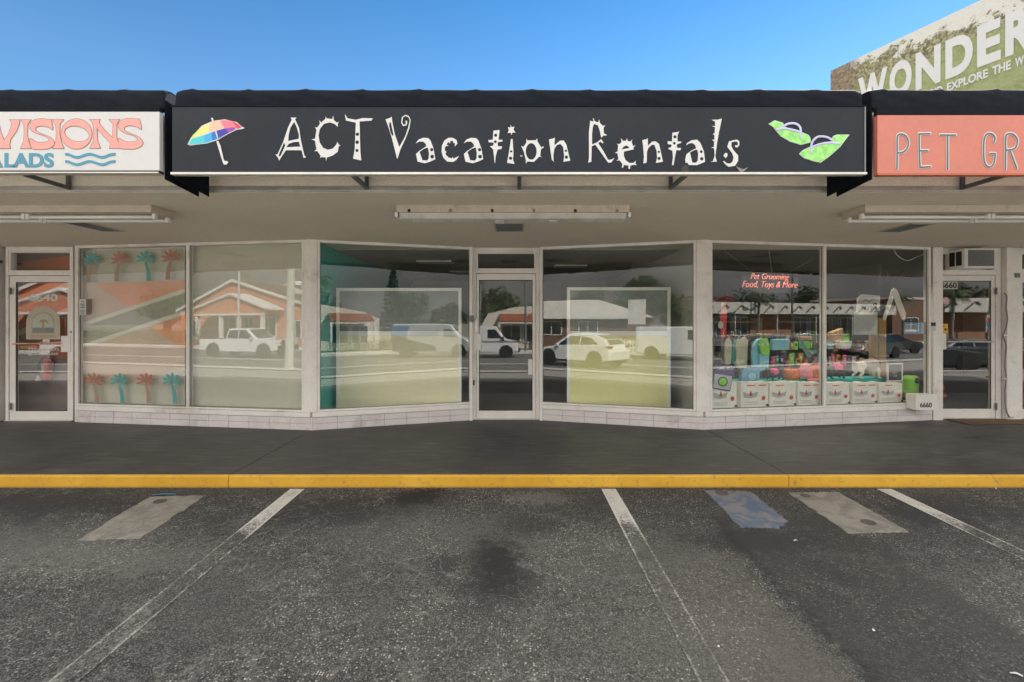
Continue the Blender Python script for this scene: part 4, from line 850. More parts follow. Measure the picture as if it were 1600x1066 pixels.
for X, Y, Z, dg_, pn, lb in ((17.5, -6.5, -.68, 8, 'paintblack', 'black sedan in the lot, mirrored low in the pet shop window'), (22.6, -9.2, -.82, 8, 'paintdark', 'dark blue sedan behind the black one, mirrored in the pet shop window'),
    (27.5, -8.3, -.82, 172, 'paintgreen', 'dark green sedan, mirrored in the pet shop door'), (34.5, -11.5, -.86, 5, 'paintblack', 'black sedan furthest to the right across the street')):
    vehicle(X, Y, Z, dg_, lb, 'car', 'parked_car', SED, SEC, SEW, (-1.4, 1.45), .9, pn, .33, extra=sed_extra, shields=[((.98, 1.02), (.22, 1.39), .70), ((-1.68, 1.04), (-1.10, 1.36), .68)], group='dark sedans across the lot')

# ---- buildings opposite ----
M['pink'] = mat('salmon_stucco', (.62, .24, .14), .8, .05, 1); M['pinkroof'] = mat('brown_shingle', (.13, .085, .055), .85, .2, 6); M['creamst'] = mat('cream_stucco', (.66, .60, .50), .8, .05, 1)
M['tile'] = mat('terracotta_tile', (.36, .11, .05), .7, .3, 8); M['brick'] = mat('brown_brick', (.17, .09, .06), .85, .25, 10); M['darkwin'] = mat('dark_window', (.015, .017, .02), .08, .05, spec=.8)
M['timber'] = mat('brown_panelling', (.30, .15, .08), .7, .15, 4); M['trimw'] = mat('trim_white', (.74, .72, .68), .6, .04); M['canopyw'] = mat('canopy_cream', (.60, .57, .50), .7, .08, 1)
GZ = -1.06
def winb(p, x0, x1, z0, z1, Y, d=1):
    q = MB(); t = .09
    for c in ((x0, x0+t, z0, z1), (x1-t, x1, z0, z1), (x0+t, x1-t, z0, z0+t), (x0+t, x1-t, z1-t, z1), ((x0+x1)/2-.03, (x0+x1)/2+.03, z0+t, z1-t)): q.box(c[0], c[1], Y+.0, Y+.07, c[2], c[3])
    f = q.build('window', M['trimw'], p); q = MB(); q.box(x0+t, x1-t, Y+.003, Y+.02, z0+t, z1-t); q.build('pane', M['darkwin'], f)
def gable(name, label, x0, x1, xp, Y, depth, ze, zp, wall, roof, fascia='trimw'):
    r = empty(name, ((x0+x1)/2, Y, GZ), label, 'house')
    q = MB(); q.prism([(x0, GZ), (x1, GZ), (x1, ze), (xp, zp), (x0, ze)], Y-depth, Y); q.build('wall', M[wall], r)
    o = .35; q = MB()
    sl = (zp-ze)/(xp-x0); sr = (zp-ze)/(x1-xp)
    q.prism([(x0-o, ze-o*sl+.02), (xp, zp+.02), (x1+o, ze-o*sr+.02), (x1+o, ze-o*sr+.16), (xp, zp+.18), (x0-o, ze-o*sl+.16)], Y-depth-.3, Y+.3); q.build('roof', M[roof], r)
    q = MB(); q.prism([(x0-o-.03, ze-o*sl-.10), (xp, zp-.10), (x1+o+.03, ze-o*sr-.10), (x1+o+.03, ze-o*sr+.19), (xp, zp+.21), (x0-o-.03, ze-o*sl+.19)], Y+.301, Y+.36); q.build('fascia_board', M[fascia], r)
    return r
ph = gable('salmon_house', 'salmon pink gabled house with white roof trim and a cupola across the street', -48, -29.6, -40.6, -28, 14, 2.7, 5.8, 'pink', 'pinkroof')
q = MB(); q.prism([(-43, 2.2), (-34.2, 2.2), (-34.2, 2.75), (-38.3, 4.05), (-43, 2.75)], -27.6, -25.6); q.build('porch_gable', M['pink'], ph)
q = MB(); q.prism([(-43.4, 2.55), (-38.3, 4.12), (-33.8, 2.6), (-33.8, 2.8), (-38.3, 4.34), (-43.4, 2.75)], -27.7, -25.3); q.build('porch_roof', M['trimw'], ph)
q = MB(); q.box(-43, -34.2, -25.62, -25.4, 2.05, 2.25); q.build('porch_beam', M['trimw'], ph)
for x in (-42.8, -39.7, -37.4, -34.5): q = MB(); q.box(x-.15, x+.15, -25.8, -25.5, GZ, 2.05); q.build('porch_column', M['trimw'], ph)
q = MB(); q.box(-36.9, -35.5, -33, -31.6, 4.2, 5.5); q.prism([(-37.3, 5.5), (-35.1, 5.5), (-36.2, 6.1)], -33.3, -31.3); q.build('cupola', M['trimw'], ph)
for a in ((-42.3, -40.2), (-39.2, -37.9), (-37, -35)): winb(ph, *a, -.6, 1.9, -27.98)
for a in ((-47.3, -45.2), (-33.4, -31.9)): winb(ph, *a, -.3, 1.6, -27.98)
# white stucco shop with tiled awnings
ws = empty('stucco_shop', (3, -28, GZ), 'white stucco shop with a shallow gable and red tile awnings, mirrored in the middle door', 'shop building')
q = MB(); q.prism([(-2.7, GZ), (9.0, GZ), (9.0, 1.7), (7.6, 2.3), (3.6, 2.95), (.2, 2.75), (-2.2, 2.15), (-2.7, 1.2)], -40, -28); q.build('wall', M['creamst'], ws)
for x0, x1 in ((-1.1, 2.9), (4.6, 8.2)):
    q = MB(); n = int((x1-x0)/.16)
    for i in range(n):
        x = x0+(x1-x0)*(i+.5)/n; q.tube([(x, -27.95, 2.1), (x, -26.7, 1.45)], .085, 6)
    q.build('tile_awning', M['tile'], ws); q = MB(); q.box(x0-.1, x1+.1, -26.75, -26.6, 1.28, 1.38); q.build('awning_beam', M['trimw'], ws)
    winb(ws, x0+.2, (x0+x1)/2-.1, -.5, 1.15, -27.98); winb(ws, (x0+x1)/2+.1, x1-.2, -.5, 1.15, -27.98)
    for x in (x0, x1): q = MB(); q.box(x-.08, x+.08, -26.75, -26.6, GZ, 1.28); q.build('awning_post', M['trimw'], ws)
# brick house right bay
bh = empty('brick_house', (-15, -28, GZ), 'brown brick bungalow with a pale hip roof, mirrored right of the middle door', 'house')
q = MB(); q.box(-24, -8.8, -36, -28, GZ, 1.9); q.build('wall', M['brick'], bh)
q = MB(); q.add([(-24.6,-36.6,1.9),(-8.2,-36.6,1.9),(-8.2,-27.3,1.9),(-24.6,-27.3,1.9),(-19,-32,3.7),(-13,-32,3.7)], [(0,3,2,1),(0,1,5,4),(2,3,4,5),(1,2,5),(3,0,4)]); q.build('roof', M['canopyw'], bh)
for a in ((-17.5, -15.2), (-13.5, -11.5), (-21, -19)): winb(bh, *a, .1, 1.5, -27.98)
q = MB(); q.box(-24.7, -8.1, -27.29, -27.2, 1.7, 1.95); q.build('fascia_board', M['trimw'], bh)
# long mid century row with cream canopy
lr = empty('canopy_row', (43, -28, GZ), 'long low shop row under a cream zigzag canopy, mirrored in the pet shop windows', 'shop building')
q = MB(); q.box(30, 62, -40, -29.5, GZ, 2.3); q.build('wall', M['grey'], lr)
q = MB(); q.box(29.6, 62.4, -40.4, -27.6, 2.3, 3.55); q.build('canopy', M['canopyw'], lr)
q = MB(); x = 30.2
while x < 61: q.prism([(x, 2.45), (x+.12, 2.45), (x+1.1, 3.25), (x+1.0, 3.25)], -27.59, -27.5); q.prism([(x+1.05, 3.25), (x+1.15, 3.25), (x+1.5, 2.95), (x+1.4, 2.95)], -27.57, -27.48); x += 2.1
q.build('zigzag_trim', M['darkwall'], lr)
q = MB(); q.box(40.5, 47, -29.49, -29.3, GZ, 2.1); q.build('brown_panel', M['timber'], lr)
for i, x in enumerate((30.6, 33.2, 35.8, 38.2, 47.4, 50, 52.6, 55.2)): winb(lr, x, x+2.2, -.2, 2.0, -29.48)
for x in (31, 37, 43, 49, 55): q = MB(); q.tube([(x, -27.9, GZ), (x, -27.9, 2.3)], .07, 8); q.build('canopy_post', M['trimw'], lr)
# brick block further right
b2 = empty('brick_block', (72, -29, GZ), 'tan brick block at the far right of the street', 'building'); q = MB(); q.box(64, 84, -40, -29, GZ, 4.4); q.build('wall', M['brick'], b2); q = MB(); q.box(63.8, 84.2, -40.2, -28.9, 4.4, 4.7); q.build('roof', M['canopyw'], b2); winb(b2, 66, 69, .2, 2, -28.98); winb(b2, 71, 74, .2, 2, -28.98)

# ---- trees, palms, hedge, poles, fence ----
M['bark'] = mat('bark', (.13, .10, .075), .9, .25, 5); M['palmbark'] = mat('palm_bark', (.24, .20, .16), .9, .2, 8)
def leafmat(name, a, c):
    m = bpy.data.materials.new(name); nt, b = nodes(m); P = objco(nt); n = noise(nt, P, 1.1, 4, .6); n2 = noise(nt, P, 14, 2, .6)
    col = mix(nt, ramp(nt, mth(nt, 'ADD', mth(nt, 'MULTIPLY', n, .6), mth(nt, 'MULTIPLY', n2, .4)), .35, .65), a, c); nt.links.new(col, b.inputs['Base Color']); b.inputs['Roughness'].default_value = .6
    return m
M['leafg'] = leafmat('leaf_green', (.020, .045, .012), (.075, .12, .03)); M['leafd'] = leafmat('leaf_dark', (.012, .03, .012), (.04, .07, .02)); M['palmleaf'] = leafmat('palm_green', (.03, .06, .018), (.09, .12, .04)); M['redleaf'] = leafmat('red_blossom', (.30, .03, .02), (.45, .08, .05))
def leaves(q, c, rad, n, s0, s1):
    for _ in range(n):
        while True:
            p = Vector((random.uniform(-1, 1), random.uniform(-1, 1), random.uniform(-1, 1)))
            if .25 < p.length < 1: break
        p = Vector((c[0]+p.x*rad[0], c[1]+p.y*rad[1], c[2]+p.z*rad[2])); s_ = random.uniform(s0, s1)
        u = Vector((random.gauss(0, 1), random.gauss(0, 1), random.gauss(0, .6))).normalized(); w = u.cross(Vector((random.gauss(0, 1), random.gauss(0, 1), random.gauss(0, 1)))).normalized()
        q.add([p-u*s_, p-w*s_*.45, p+u*s_, p+w*s_*.45], [(0, 1, 2, 3)])
def tree(x, y, h, w, label, m='leafg', n=1500, name='leafy_tree', cone=False):
    r = empty(name, (x, y, GZ), label, 'tree', 'trees across the street')
    q = MB(); top = GZ+h*.55; q.tube([(x, y, GZ-.1), (x+.1, y, GZ+h*.25), (x+.05, y+.1, top), (x+.1, y, GZ+h*.85)], [w*.07, w*.055, w*.04, .03], 8)
    lim = []
    for i in range(7):
        a = i*2.4; z0 = GZ+h*(.25+.07*i); e = (x+math.cos(a)*w*.38, y+math.sin(a)*w*.38, z0+h*.2); q.tube([(x+.08, y, z0), ((x+e[0])/2, (y+e[1])/2, z0+h*.13), e], [w*.03, w*.02, .02], 6); lim.append(e)
    q.build('trunk', M['bark'], r); q = MB()
    if cone:
        for i in range(15):
            t = i/14; z0 = GZ+h*(.22+.76*t); rr = w*.5*(1-t*.92)
            for k in range(7):
                a = k*.9+i; leaves(q, (x+math.cos(a)*rr*.6, y+math.sin(a)*rr*.6, z0-.1*rr), (rr*.45, rr*.45, h*.022), n//70, .1, .22)
    else:
        for i in range(11):
            a = random.uniform(0, 6.28); d = random.uniform(.05, .36)*w; z0 = GZ+h*random.uniform(.45, .86); k = random.uniform(.16, .28)*w
            leaves(q, (x+math.cos(a)*d, y+math.sin(a)*d, z0), (k, k, k*.75), n//11, .16, .36)
    q.build('crown', M[m], r); return r
def palm(x, y, h, label, fl=1.6, lean=.3, nf=16):
    r = empty('palm_tree', (x, y, GZ), label, 'palm tree', 'palm trees across the street')
    q = MB(); tx = x+lean; q.tube([(x, y, GZ-.1), (x+lean*.3, y, GZ+h*.4), (x+lean*.7, y, GZ+h*.75), (tx, y, GZ+h)], [.17, .13, .12, .11], 10); q.build('trunk', M['palmbark'], r)
    q = MB()
    for i in range(nf):
        a = 2*math.pi*i/nf + random.uniform(-.2, .2); up = random.uniform(-.1, .75); pts = []
        for k in range(9):
            t = k/8; d = fl*t*(1-.15*t); pts.append(Vector((tx+math.cos(a)*d, y+math.sin(a)*d, GZ+h+up*d*1.1-1.15*fl*(t**2.2)*(.75-.2*up))))
        side = Vector((-math.sin(a), math.cos(a), 0))
        for k in range(8):
            for j in range(3):
                p = pts[k].lerp(pts[k+1], j/3); L_ = fl*.30*math.sin(math.pi*min((k+j/3+1)/9, 1))+.08; dd = (pts[k+1]-pts[k]).normalized()
                for s_ in (-1, 1): e = p+side*s_*L_+dd*L_*.5-Vector((0, 0, L_*.45)); q.add([p, p+dd*.06, e], [(0, 1, 2)])
    q.build('crown', M['palmleaf'], r); return r
tree(-1.5, -44, 7.2, 7.5, 'dense green tree behind the white stucco shop, left one', n=2600); tree(5.0, -45, 6.6, 8, 'dense green tree behind the white stucco shop, right one', 'leafd', 2600)
tree(12.3, -34, 8.2, 3.4, 'tall tiered pine beside the white stucco shop', 'leafd', 2400, 'pine_tree', True); tree(15.5, -37, 6.0, 5, 'rounded tree right of the tiered pine'); tree(19.5, -36, 5.0, 5, 'low bushy tree further right of the tiered pine', 'leafd')
tree(-10.5, -41, 8.6, 8, 'large dark tree rising behind the brick bungalow', 'leafd', 2800); tree(-5.6, -36, 5.6, 5, 'smaller green tree right of the brick bungalow'); tree(-17.5, -42, 7.4, 6, 'green tree behind the left end of the brick bungalow')
tree(50.5, -45, 7.0, 6, 'tree behind the cream canopy row with red blossom', 'redleaf', 1500); tree(58, -44, 7.6, 8, 'wide dark tree behind the right end of the canopy row', 'leafd', 2200); tree(70, -46, 8.5, 9, 'big tree behind the tan brick block', 'leafg', 2000)
tree(-50.5, -40, 6.5, 6, 'tree beside the left end of the salmon house', 'leafd')
palm(-3.6, -36, 7.6, 'tall palm left of the white stucco shop', 1.5, .2); palm(4.6, -33.5, 6.6, 'short palm behind the right end of the stucco shop', 1.7, .3)
palm(37.2, -25.2, 4.9, 'palm with a drooping head in front of the canopy row', 1.4, .25); palm(61, -26, 5.4, 'palm at the far right end of the canopy row', 1.5, -.2)
def hedge(x0, x1, y, h, label):
    r = empty('hedge', ((x0+x1)/2, y, GZ), label, 'hedge'); q = MB()
    for i in range(int((x1-x0)*3)):
        leaves(q, (x0+(x1-x0)*(i+.5)/int((x1-x0)*3), y, GZ+h*.5), (.35, .5, h*.52), 60, .05, .12)
    q.build('foliage', M['leafg'], r)
    q = MB()
    for i in range(int(x1-x0)): q.tube([(x0+i+.4, y, GZ), (x0+i+.45, y, GZ+h*.7)], .03, 5)
    q.build('stems', M['bark'], r)
hedge(-48, -40.2, -24.6, 1.9, 'clipped green hedge in front of the salmon house'); hedge(4, 11.5, -25, 1.0, 'low hedge in front of the white stucco shop')
def pole(x, y, z, h, rr, label, m='grey', lean=0, arms=()):
    r = empty('street_pole', (x, y, z), label, 'pole', 'poles along the street'); q = MB(); q.tube([(x, y, z), (x+lean*.5, y, z+h*.5), (x+lean, y, z+h)], [rr, rr*.85, rr*.7], 10); q.build('shaft', M[m], r)
    q = MB(); q.lathe((x, y, z), [(rr*1.35, 0), (rr*1.35, .05), (rr*1.05, .12)], 12); q.build('base', M[m], r)
    for z2_, l in arms: q = MB(); q.tube([(x+lean, y, z+z2_), (x+lean+l, y, z+z2_+.1)], .04, 6); q.box(x+lean+l-.3, x+lean+l+.3, y-.12, y+.12, z+z2_+.05, z+z2_+.17); q.build('arm', M['grey'], r)
M['palegrey'] = mat('pale_pole', (.55, .53, .48), .7, .1, 4)
pole(-11.3, -3.3, -.42, 8.5, .16, 'thick pale leaning pole near the lot, mirrored in the left bay', 'palegrey', .25); pole(-29.6, -18.2, -.97, 8, .10, 'thin pale pole in front of the salmon house', 'palegrey', .1)
pole(1.05, -21.6, -1.0, 9, .09, 'grey pole in front of the white stucco shop'); pole(41.5, -24.8, -1.0, 9, .10, 'dark utility pole in front of the canopy row, left one', 'grey', 0, ((8, 1.2),)); pole(43.6, -23.2, -1.0, 10, .12, 'dark utility pole in front of the canopy row, right one', 'grey', 0, ((8.4, -1.4),))
fn = empty('picket_fence', (-6.5, -20, -.86), 'white picket fence across the street behind the white crossover', 'fence'); q = MB()
for i in range(26): x = -9.2+i*.22; q.prism([(x, -.8), (x+.1, -.8), (x+.1, .05), (x+.05, .13), (x, .05)], -22.0, -21.97)
q.build('pickets', M['trimw'], fn); q = MB(); q.box(-9.3, -3.5, -22.03, -22.001, -.62, -.52); q.box(-9.3, -3.5, -22.03, -22.001, -.2, -.1); q.build('rails', M['trimw'], fn)
sg = empty('pylon_sign', (-6.8, -24, -.93), 'white freestanding sign board on a post across the street', 'sign'); q = MB(); q.box(-7.5, -6.1, -24.1, -23.95, 1.2, 3.2); q.build('sign_panel', M['pavefar'], sg, bev=.03); q = MB(); q.box(-6.9, -6.7, -24.1, -23.95, -1.0, 1.199); q.build('post', M['grey'], sg)

tree(-58, -38, 6.2, 9, 'wide low tree left of the salmon house', 'leafg', 1800); tree(-66, -40, 7.0, 9, 'tree at the far left end of the street', 'leafd', 1800)
hedge(-72, -50, -30, 1.6, 'long hedge running left from the salmon house')
# ================= billboard behind the roof =================
BU = (.425, -.905); BO = (14.7, 21.0)
bb = empty('billboard', (BO[0]+BU[0]*7, BO[1]+BU[1]*7, 3.2), 'big roadside billboard with white capital letters over a green field picture', 'billboard')
BM = Matrix(((BU[0], -BU[1], 0, BO[0]), (BU[1], BU[0], 0, BO[1]), (0, 0, 1, 0), (0, 0, 0, 1)))
m = bpy.data.materials.new('billboard_print'); nt, b_ = nodes(m); P = objco(nt)
mpn = nt.nodes.new('ShaderNodeMapping'); mpn.vector_type = 'TEXTURE'; mpn.inputs['Location'].default_value = (BO[0], BO[1], 8.7); mpn.inputs['Rotation'].default_value = (0, 0, math.atan2(BU[1], BU[0])); nt.links.new(P, mpn.inputs[0]); Q = mpn.outputs[0]
sep = nt.nodes.new('ShaderNodeSeparateXYZ'); nt.links.new(Q, sep.inputs[0]); U, V = sep.outputs[0], sep.outputs[2]
n1 = noise(nt, Q, 1.6, 7, .7, .5); n2 = noise(nt, Q, 7, 5, .7, .6); n3 = noise(nt, Q, 22, 3, .7)
edge = mth(nt, 'ADD', V, mth(nt, 'MULTIPLY', mth(nt, 'SUBTRACT', n1, .5), 2.2)); edge = mth(nt, 'ADD', edge, mth(nt, 'MULTIPLY', mth(nt, 'SUBTRACT', n2, .5), .9))
field = mix(nt, ramp(nt, n2, .3, .7), (.15, .19, .055), (.27, .29, .12)); field = mix(nt, ramp(nt, n1, .35, .65, 0, .6), field, (.33, .33, .17))
bush = mix(nt, ramp(nt, n2, .38, .62), (.065, .06, .035), (.38, .35, .20)); bush = mix(nt, ramp(nt, n3, .45, .6, 0, .6), bush, (.14, .15, .05))
skyc = mix(nt, ramp(nt, n2, .5, .75, 0, .5), (.55, .54, .50), (.40, .38, .33))
c = mix(nt, ramp(nt, edge, 2.95, 3.1), field, bush); c = mix(nt, ramp(nt, mth(nt, 'ADD', edge, mth(nt, 'MULTIPLY', U, .10)), 4.05, 4.25), c, skyc)
c = mix(nt, mth(nt, 'MULTIPLY', ramp(nt, mth(nt, 'ADD', U, n1), 1.2, 1.9, 1, 0), .85), c, mix(nt, ramp(nt, n2, .35, .65), (.10, .07, .045), (.25, .18, .12)))
nt.links.new(c, b_.inputs['Base Color']); b_.inputs['Roughness'].default_value = .55
q = MB(BM); q.box(0, 14.6, 0, .25, 8.73, 13.0); q.build('sign_panel', m, bb)
q = MB(BM); q.box(-.06, 14.66, .251, .5, 8.55, 12.9); q.build('frame', M['grey'], bb)
q = MB(BM); q.tube([(7, .75, -1.1), (7, .75, 12.5)], .35, 16); q.build('post', M['grey'], bb)
q = MB(BM); q.box(0, 14.6, -.75, -.05, 8.45, 8.52); q.build('catwalk', M['grey'], bb)
def bu(x, y): 
    k = (x-HX)/F; u = (F and (k*BO[1]-BO[0])/(BU[0]-k*BU[1])); D = BO[1]+BU[1]*u; return u, EYE+(HY-y)*D/F
def bword(txt, xa, xb, z0, z1, off=.02):
    me = text_mesh(txt, 1, .01, off, fit=(bu(xa, 0)[0], bu(xb, 0)[0], z0, z1)); me.transform(Matrix.Translation((0, -.012, 0))); me.transform(BM); link_mesh('lettering', me, M['letterwhite'], bb)
for ch, xa, xb in (('W', 1341, 1387), ('O', 1390, 1425), ('N', 1431, 1470), ('D', 1477.6, 1520.6), ('E', 1527, 1564), ('R', 1571, 1618)): bword(ch, xa, xb, 10.6, 12.07, .045)
for w_, xa, xb in (('AND', 1446, 1473), ('EXPLORE', 1480, 1544), ('THE', 1550.6, 1579.7), ('W', 1586.5, 1600)): bword(w_, xa, xb, 10.13, 10.44, .03)

# ================= behind the glass, left bay =================
def local(P): return fr(P)[0]
def ppoly(P, off, pts, name, mt, parent, th=.001):
    q = MB(local(P)); vv = [pl(x, y, P, off) for x, y in pts]; q.prism(vv, off-th, off); return q.build(name, M[mt] if isinstance(mt, str) else mt, parent)
def pbox(P, x0, x1, y0, y1, o0, o1, name=None, mt=None, parent=None, bev=.002, q=None):
    a, t = pl(x0, y0, P, o0); c_, bt = pl(x1, y1, P, o0); own = q is None
    q = q or MB(local(P)); q.box(min(a, c_), max(a, c_), o0, o1, min(t, bt), max(t, bt))
    return q.build(name, M[mt], parent, bev=bev) if own else q
M['shade'] = mat('film_shade', (.57, .575, .50), .8, .03, 1); M['shade_band'] = mat('print_band', (.40, .41, .345), .8, .04); M['shade_pale'] = mat('print_pale', (.74, .75, .67), .8, .04)
M['shade_orange'] = mat('print_peach', (.80, .40, .25), .8, .04); M['shade_pink'] = mat('print_blush', (.64, .50, .41), .8, .04)
M['sticker_t'] = mat('sticker_teal', (.09, .33, .31), .5, .05); M['sticker_c'] = mat('sticker_coral', (.40, .16, .11), .5, .05); M['sticker_trunk'] = mat('sticker_trunk_tan', (.36, .25, .19), .6, .05)
def shade(x0, x1, label):
    r = empty('window_shade', tuple(local('A') @ Vector((pu(x0, 'A'), .1, .26))), label, 'window shade', 'shades behind the left bay window')
    a, c_ = pu(x0, 'A', .1), pu(x1, 'A', .1); q = MB(local('A')); q.box(a, c_, .10, .104, .27, 2.44); q.build('cloth', M['shade'], r)
    q = MB(local('A')); q.box(a, c_, .095, .11, .255, .27); q.build('hem_bar', M['alu'], r, bev=.002)
    q = MB(local('A')); q.tube([(a, .13, 2.455), (c_, .13, 2.455)], .022, 10); q.build('roller', M['white2'], r); return r
s1 = shade(122, 289, 'printed shade with a grey road band and peach fields behind the first window'); s2 = shade(301.5, 477, 'plain grey-beige shade behind the second window from the left door')
PR = [('shade_pink', [(118,440),(150,443),(208,486),(118,512)], 0), ('shade_orange', [(150,443),(289,438),(289,452),(208,486)], 0), ('shade_band', [(118,515),(289,458),(289,484),(118,542)], 0),
      ('shade_pale', [(118,508),(289,451),(289,457),(118,514)], 1), ('shade_pale', [(118,542),(289,485),(289,491),(118,548)], 1), ('shade_pink', [(118,549),(232,512),(289,545),(289,572),(200,600),(118,590)], 0), ('shade_orange', [(232,511),(289,492),(289,547)], 1)]
for k, p, lv in PR: ppoly('A', .0985-.0015*lv, p, 'printed_panel', k, s1)  # blush panels paint a reflection's washed-out areas into the shade's colour
def palmdecal(px, py, m_, flip=1, trunk=None):
    # leaves and trunk cut from film, 16 x 46 px in the photograph
    def T(x, y): return pl(px+x*flip, py+y, 'A', .020)
    q = MB(local('A')); 
    for a in range(7):
        t = math.radians(-200+a*37); L_ = 15; cx, cy = 0, 12; tip = (cx+math.cos(t)*L_, cy+math.sin(t)*L_*.95); nx, ny = -math.sin(t), math.cos(t)
        mid = (cx+math.cos(t)*L_*.55, cy+math.sin(t)*L_*.5)
        f_ = lambda k, w_: (cx+math.cos(t)*L_*k+nx*w_, cy+math.sin(t)*L_*.92*k+ny*w_)
        pts = [f_(.1, 0), f_(.3, 1.8), f_(.55, 2.8), f_(.8, 2.6), f_(.97, 1.3), f_(1.0, .2), f_(.85, -.6), f_(.6, -1.2), f_(.35, -1.2)]
        q.prism([T(*p) for p in pts], .0195-.0003*a, .0212)
    q.build('palm_decal', M[m_], bld)
    q = MB(local('A')); tr = [(-1.5, 17), (1.5, 16), (5, 24), (7.5, 34), (8.5, 46), (2, 46), (2, 34), (.5, 25)]; q.prism([T(*p) for p in tr], .019, .0213); q.build('palm_decal', M[trunk or 'sticker_trunk'], bld)
for i, (x, y) in enumerate(((143, 395), (187, 394), (227, 393), (267, 391))): palmdecal(x, y, 'sticker_t' if i % 2 == 0 else 'sticker_c', -1 if i != 2 else 1, 'sticker_t' if i == 2 else None)
for i, (x, y) in enumerate(((146, 584), (186, 584), (227, 584), (268, 584))): palmdecal(x, y, 'sticker_c' if i % 2 == 0 else 'sticker_t', 1, ('sticker_t' if i in (1, 3) else None))
nc = pbox('A', 123.5, 134.5, 467, 492, -.018, -.0125, 'notice_sign', 'signwhite', None, .001); tag(nc, 'small white notice with grey lines of print fixed beside the left door', 'notice')
for i, (y, a_, c_) in enumerate(((471, 127.5, 131), (475, 125.5, 132.5), (477.5, 126, 132), (480, 125.5, 132.5), (484.5, 126, 132), (487, 125.5, 132.5), (489.5, 127, 131.5))): pbox('A', a_, c_, y, y+1.1, -.0188, -.0181, 'print_line', 'slate', nc, 0)

# left shop behind its door: mural wall, fire extinguisher, lettering
MD = 6.95
q = MB(); q.box(-9.5, -6.35, MD, MD+.1, .01, 2.497); mw = q.build('mural_wall', M['mauvewall'], bld)
def fpoly(pts, D, name, mt, parent, th=.002, lift=0):
    q = MB(); q.prism([((x-HX)*D/F, EYE+(HY-y)*D/F) for x, y in pts], D-th-lift, D-lift); return q.build(name, M[mt], parent)
M['murald'] = mat('mural_charcoal', (.085, .09, .095), .8); M['muralw'] = mat('mural_pale_line', (.66, .64, .60), .8); M['muralo'] = mat('mural_orange', (.62, .19, .085), .8, .05)
fpoly([(-40,420),(175,390),(175,410),(-40,500)], MD, 'painted_field', 'muralo', mw, .002, .0005)
fpoly([(-40,514),(175,422),(175,447),(-40,548)], MD, 'painted_band', 'murald', mw, .002, .0005)
fpoly([(-40,503),(175,412),(175,421),(-40,513)], MD, 'painted_line', 'muralw', mw, .002, .0005); fpoly([(-40,549),(175,448),(175,457),(-40,558)], MD, 'painted_line', 'muralw', mw, .002, .0005)
fpoly([(70,512),(175,458.5),(175,560),(60,560)], MD, 'painted_field', 'muralo', mw, .002, .0005)
fe = empty('fire_extinguisher', (xx(75, 6.87), 6.87, zz(596, 6.87)), 'red fire extinguisher hanging behind the glass of the left door', 'fire extinguisher')
M['fered'] = mat('extinguisher_red', (.60, .02, .018), .25, .04, 2, coat=.5)
zb, zt = zz(594, 6.87), zz(560, 6.87); q = MB(); q.lathe((xx(75, 6.87), 6.86, zb), [(.055, 0), (.066, .012), (.068, (zt-zb)*.75), (.058, (zt-zb)*.88), (.028, (zt-zb)*.97), (.024, zt-zb)], 20); q.build('cylinder', M['fered'], fe, smooth=True)
q = MB(); q.box(xx(75, 6.87)-.03, xx(75, 6.87)+.045, 6.845, 6.875, zt+.001, zt+.03); q.box(xx(75, 6.87)-.03, xx(75, 6.87)+.06, 6.85, 6.87, zt+.04, zt+.052); q.build('valve', M['chrome'], fe, bev=.003)
q = MB(); q.box(xx(75, 6.87)-.012, xx(75, 6.87)+.025, 6.784, 6.792, zb+.13, zb+.23); q.build('label_plate', M['signwhite'], fe)
q = MB(); q.tube(smooth_line([(xx(75, 6.87)-.03, 6.84, zt+.02), (xx(75, 6.87)-.09, 6.83, zt-.06), (xx(75, 6.87)-.095, 6.82, zt-.2), (xx(75, 6.87)-.08, 6.81, zb+.07)], 5), .009, 8); q.build('hose', M['black'], fe, smooth=True)
q = MB(); q.lathe((xx(75, 6.87)-.085, 6.81, zb-.0), [(.035, 0), (.03, .03), (.012, .08)], 12); q.build('nozzle', M['white2'], fe)
GD = 6.553
def ftext(txt, x0, x1, y0, y1, D, mt, parent, off=.001, shear=0, name='lettering', ext=.0008):
    me = text_mesh(txt, .1, ext, off, shear, fit=(xx(x0, D), xx(x1, D), zz(y1, D), zz(y0, D))); me.transform(Matrix.Translation((0, D, 0))); return link_mesh(name, me, M[mt] if isinstance(mt, str) else mt, parent)
M['filmtext'] = mat('frosted_lettering', (.62, .66, .62), .6, .05)
ftext('6640', 45, 90, 459, 471, GD-.001, 'filmtext', dg, .002); ftext('727-400-0073', 44, 92, 544, 549, GD-.001, 'filmtext', dg); ftext('@UNCLEFUNZ', 44, 91, 551, 556, GD-.001, 'filmtext', dg)
M['archfilm'] = mat('badge_film', (.46, .41, .34), .7, .06, 4); M['archline'] = mat('badge_line', (.40, .26, .16), .7); M['archgreen'] = mat('badge_pale_green', (.44, .47, .38), .7); M['archwater'] = mat('badge_grey_water', (.20, .23, .22), .7)
def archpts(x0, x1, yb, ym, yt): return [(x0, yb), (x0, ym)] + [((x0+x1)/2-(x1-x0)/2*math.cos(math.pi*k/16), ym-(ym-yt)*math.sin(math.pi*k/16)) for k in range(1, 16)] + [(x1, ym), (x1, yb)]
bd = fpoly(archpts(41, 94, 530.5, 505, 478), GD, 'arch_badge', 'archfilm', dg, .0015)
fpoly(archpts(50, 85, 521, 505, 488), GD, 'badge_border', 'archline', bd, .0008, .0016); fpoly(archpts(51, 84, 512, 505, 489), GD, 'badge_sky', 'archgreen', bd, .0008, .0027); fpoly([(51,512.3),(84,512.3),(84,520),(51,520)], GD, 'badge_water', 'archwater', bd, .0008, .0027)
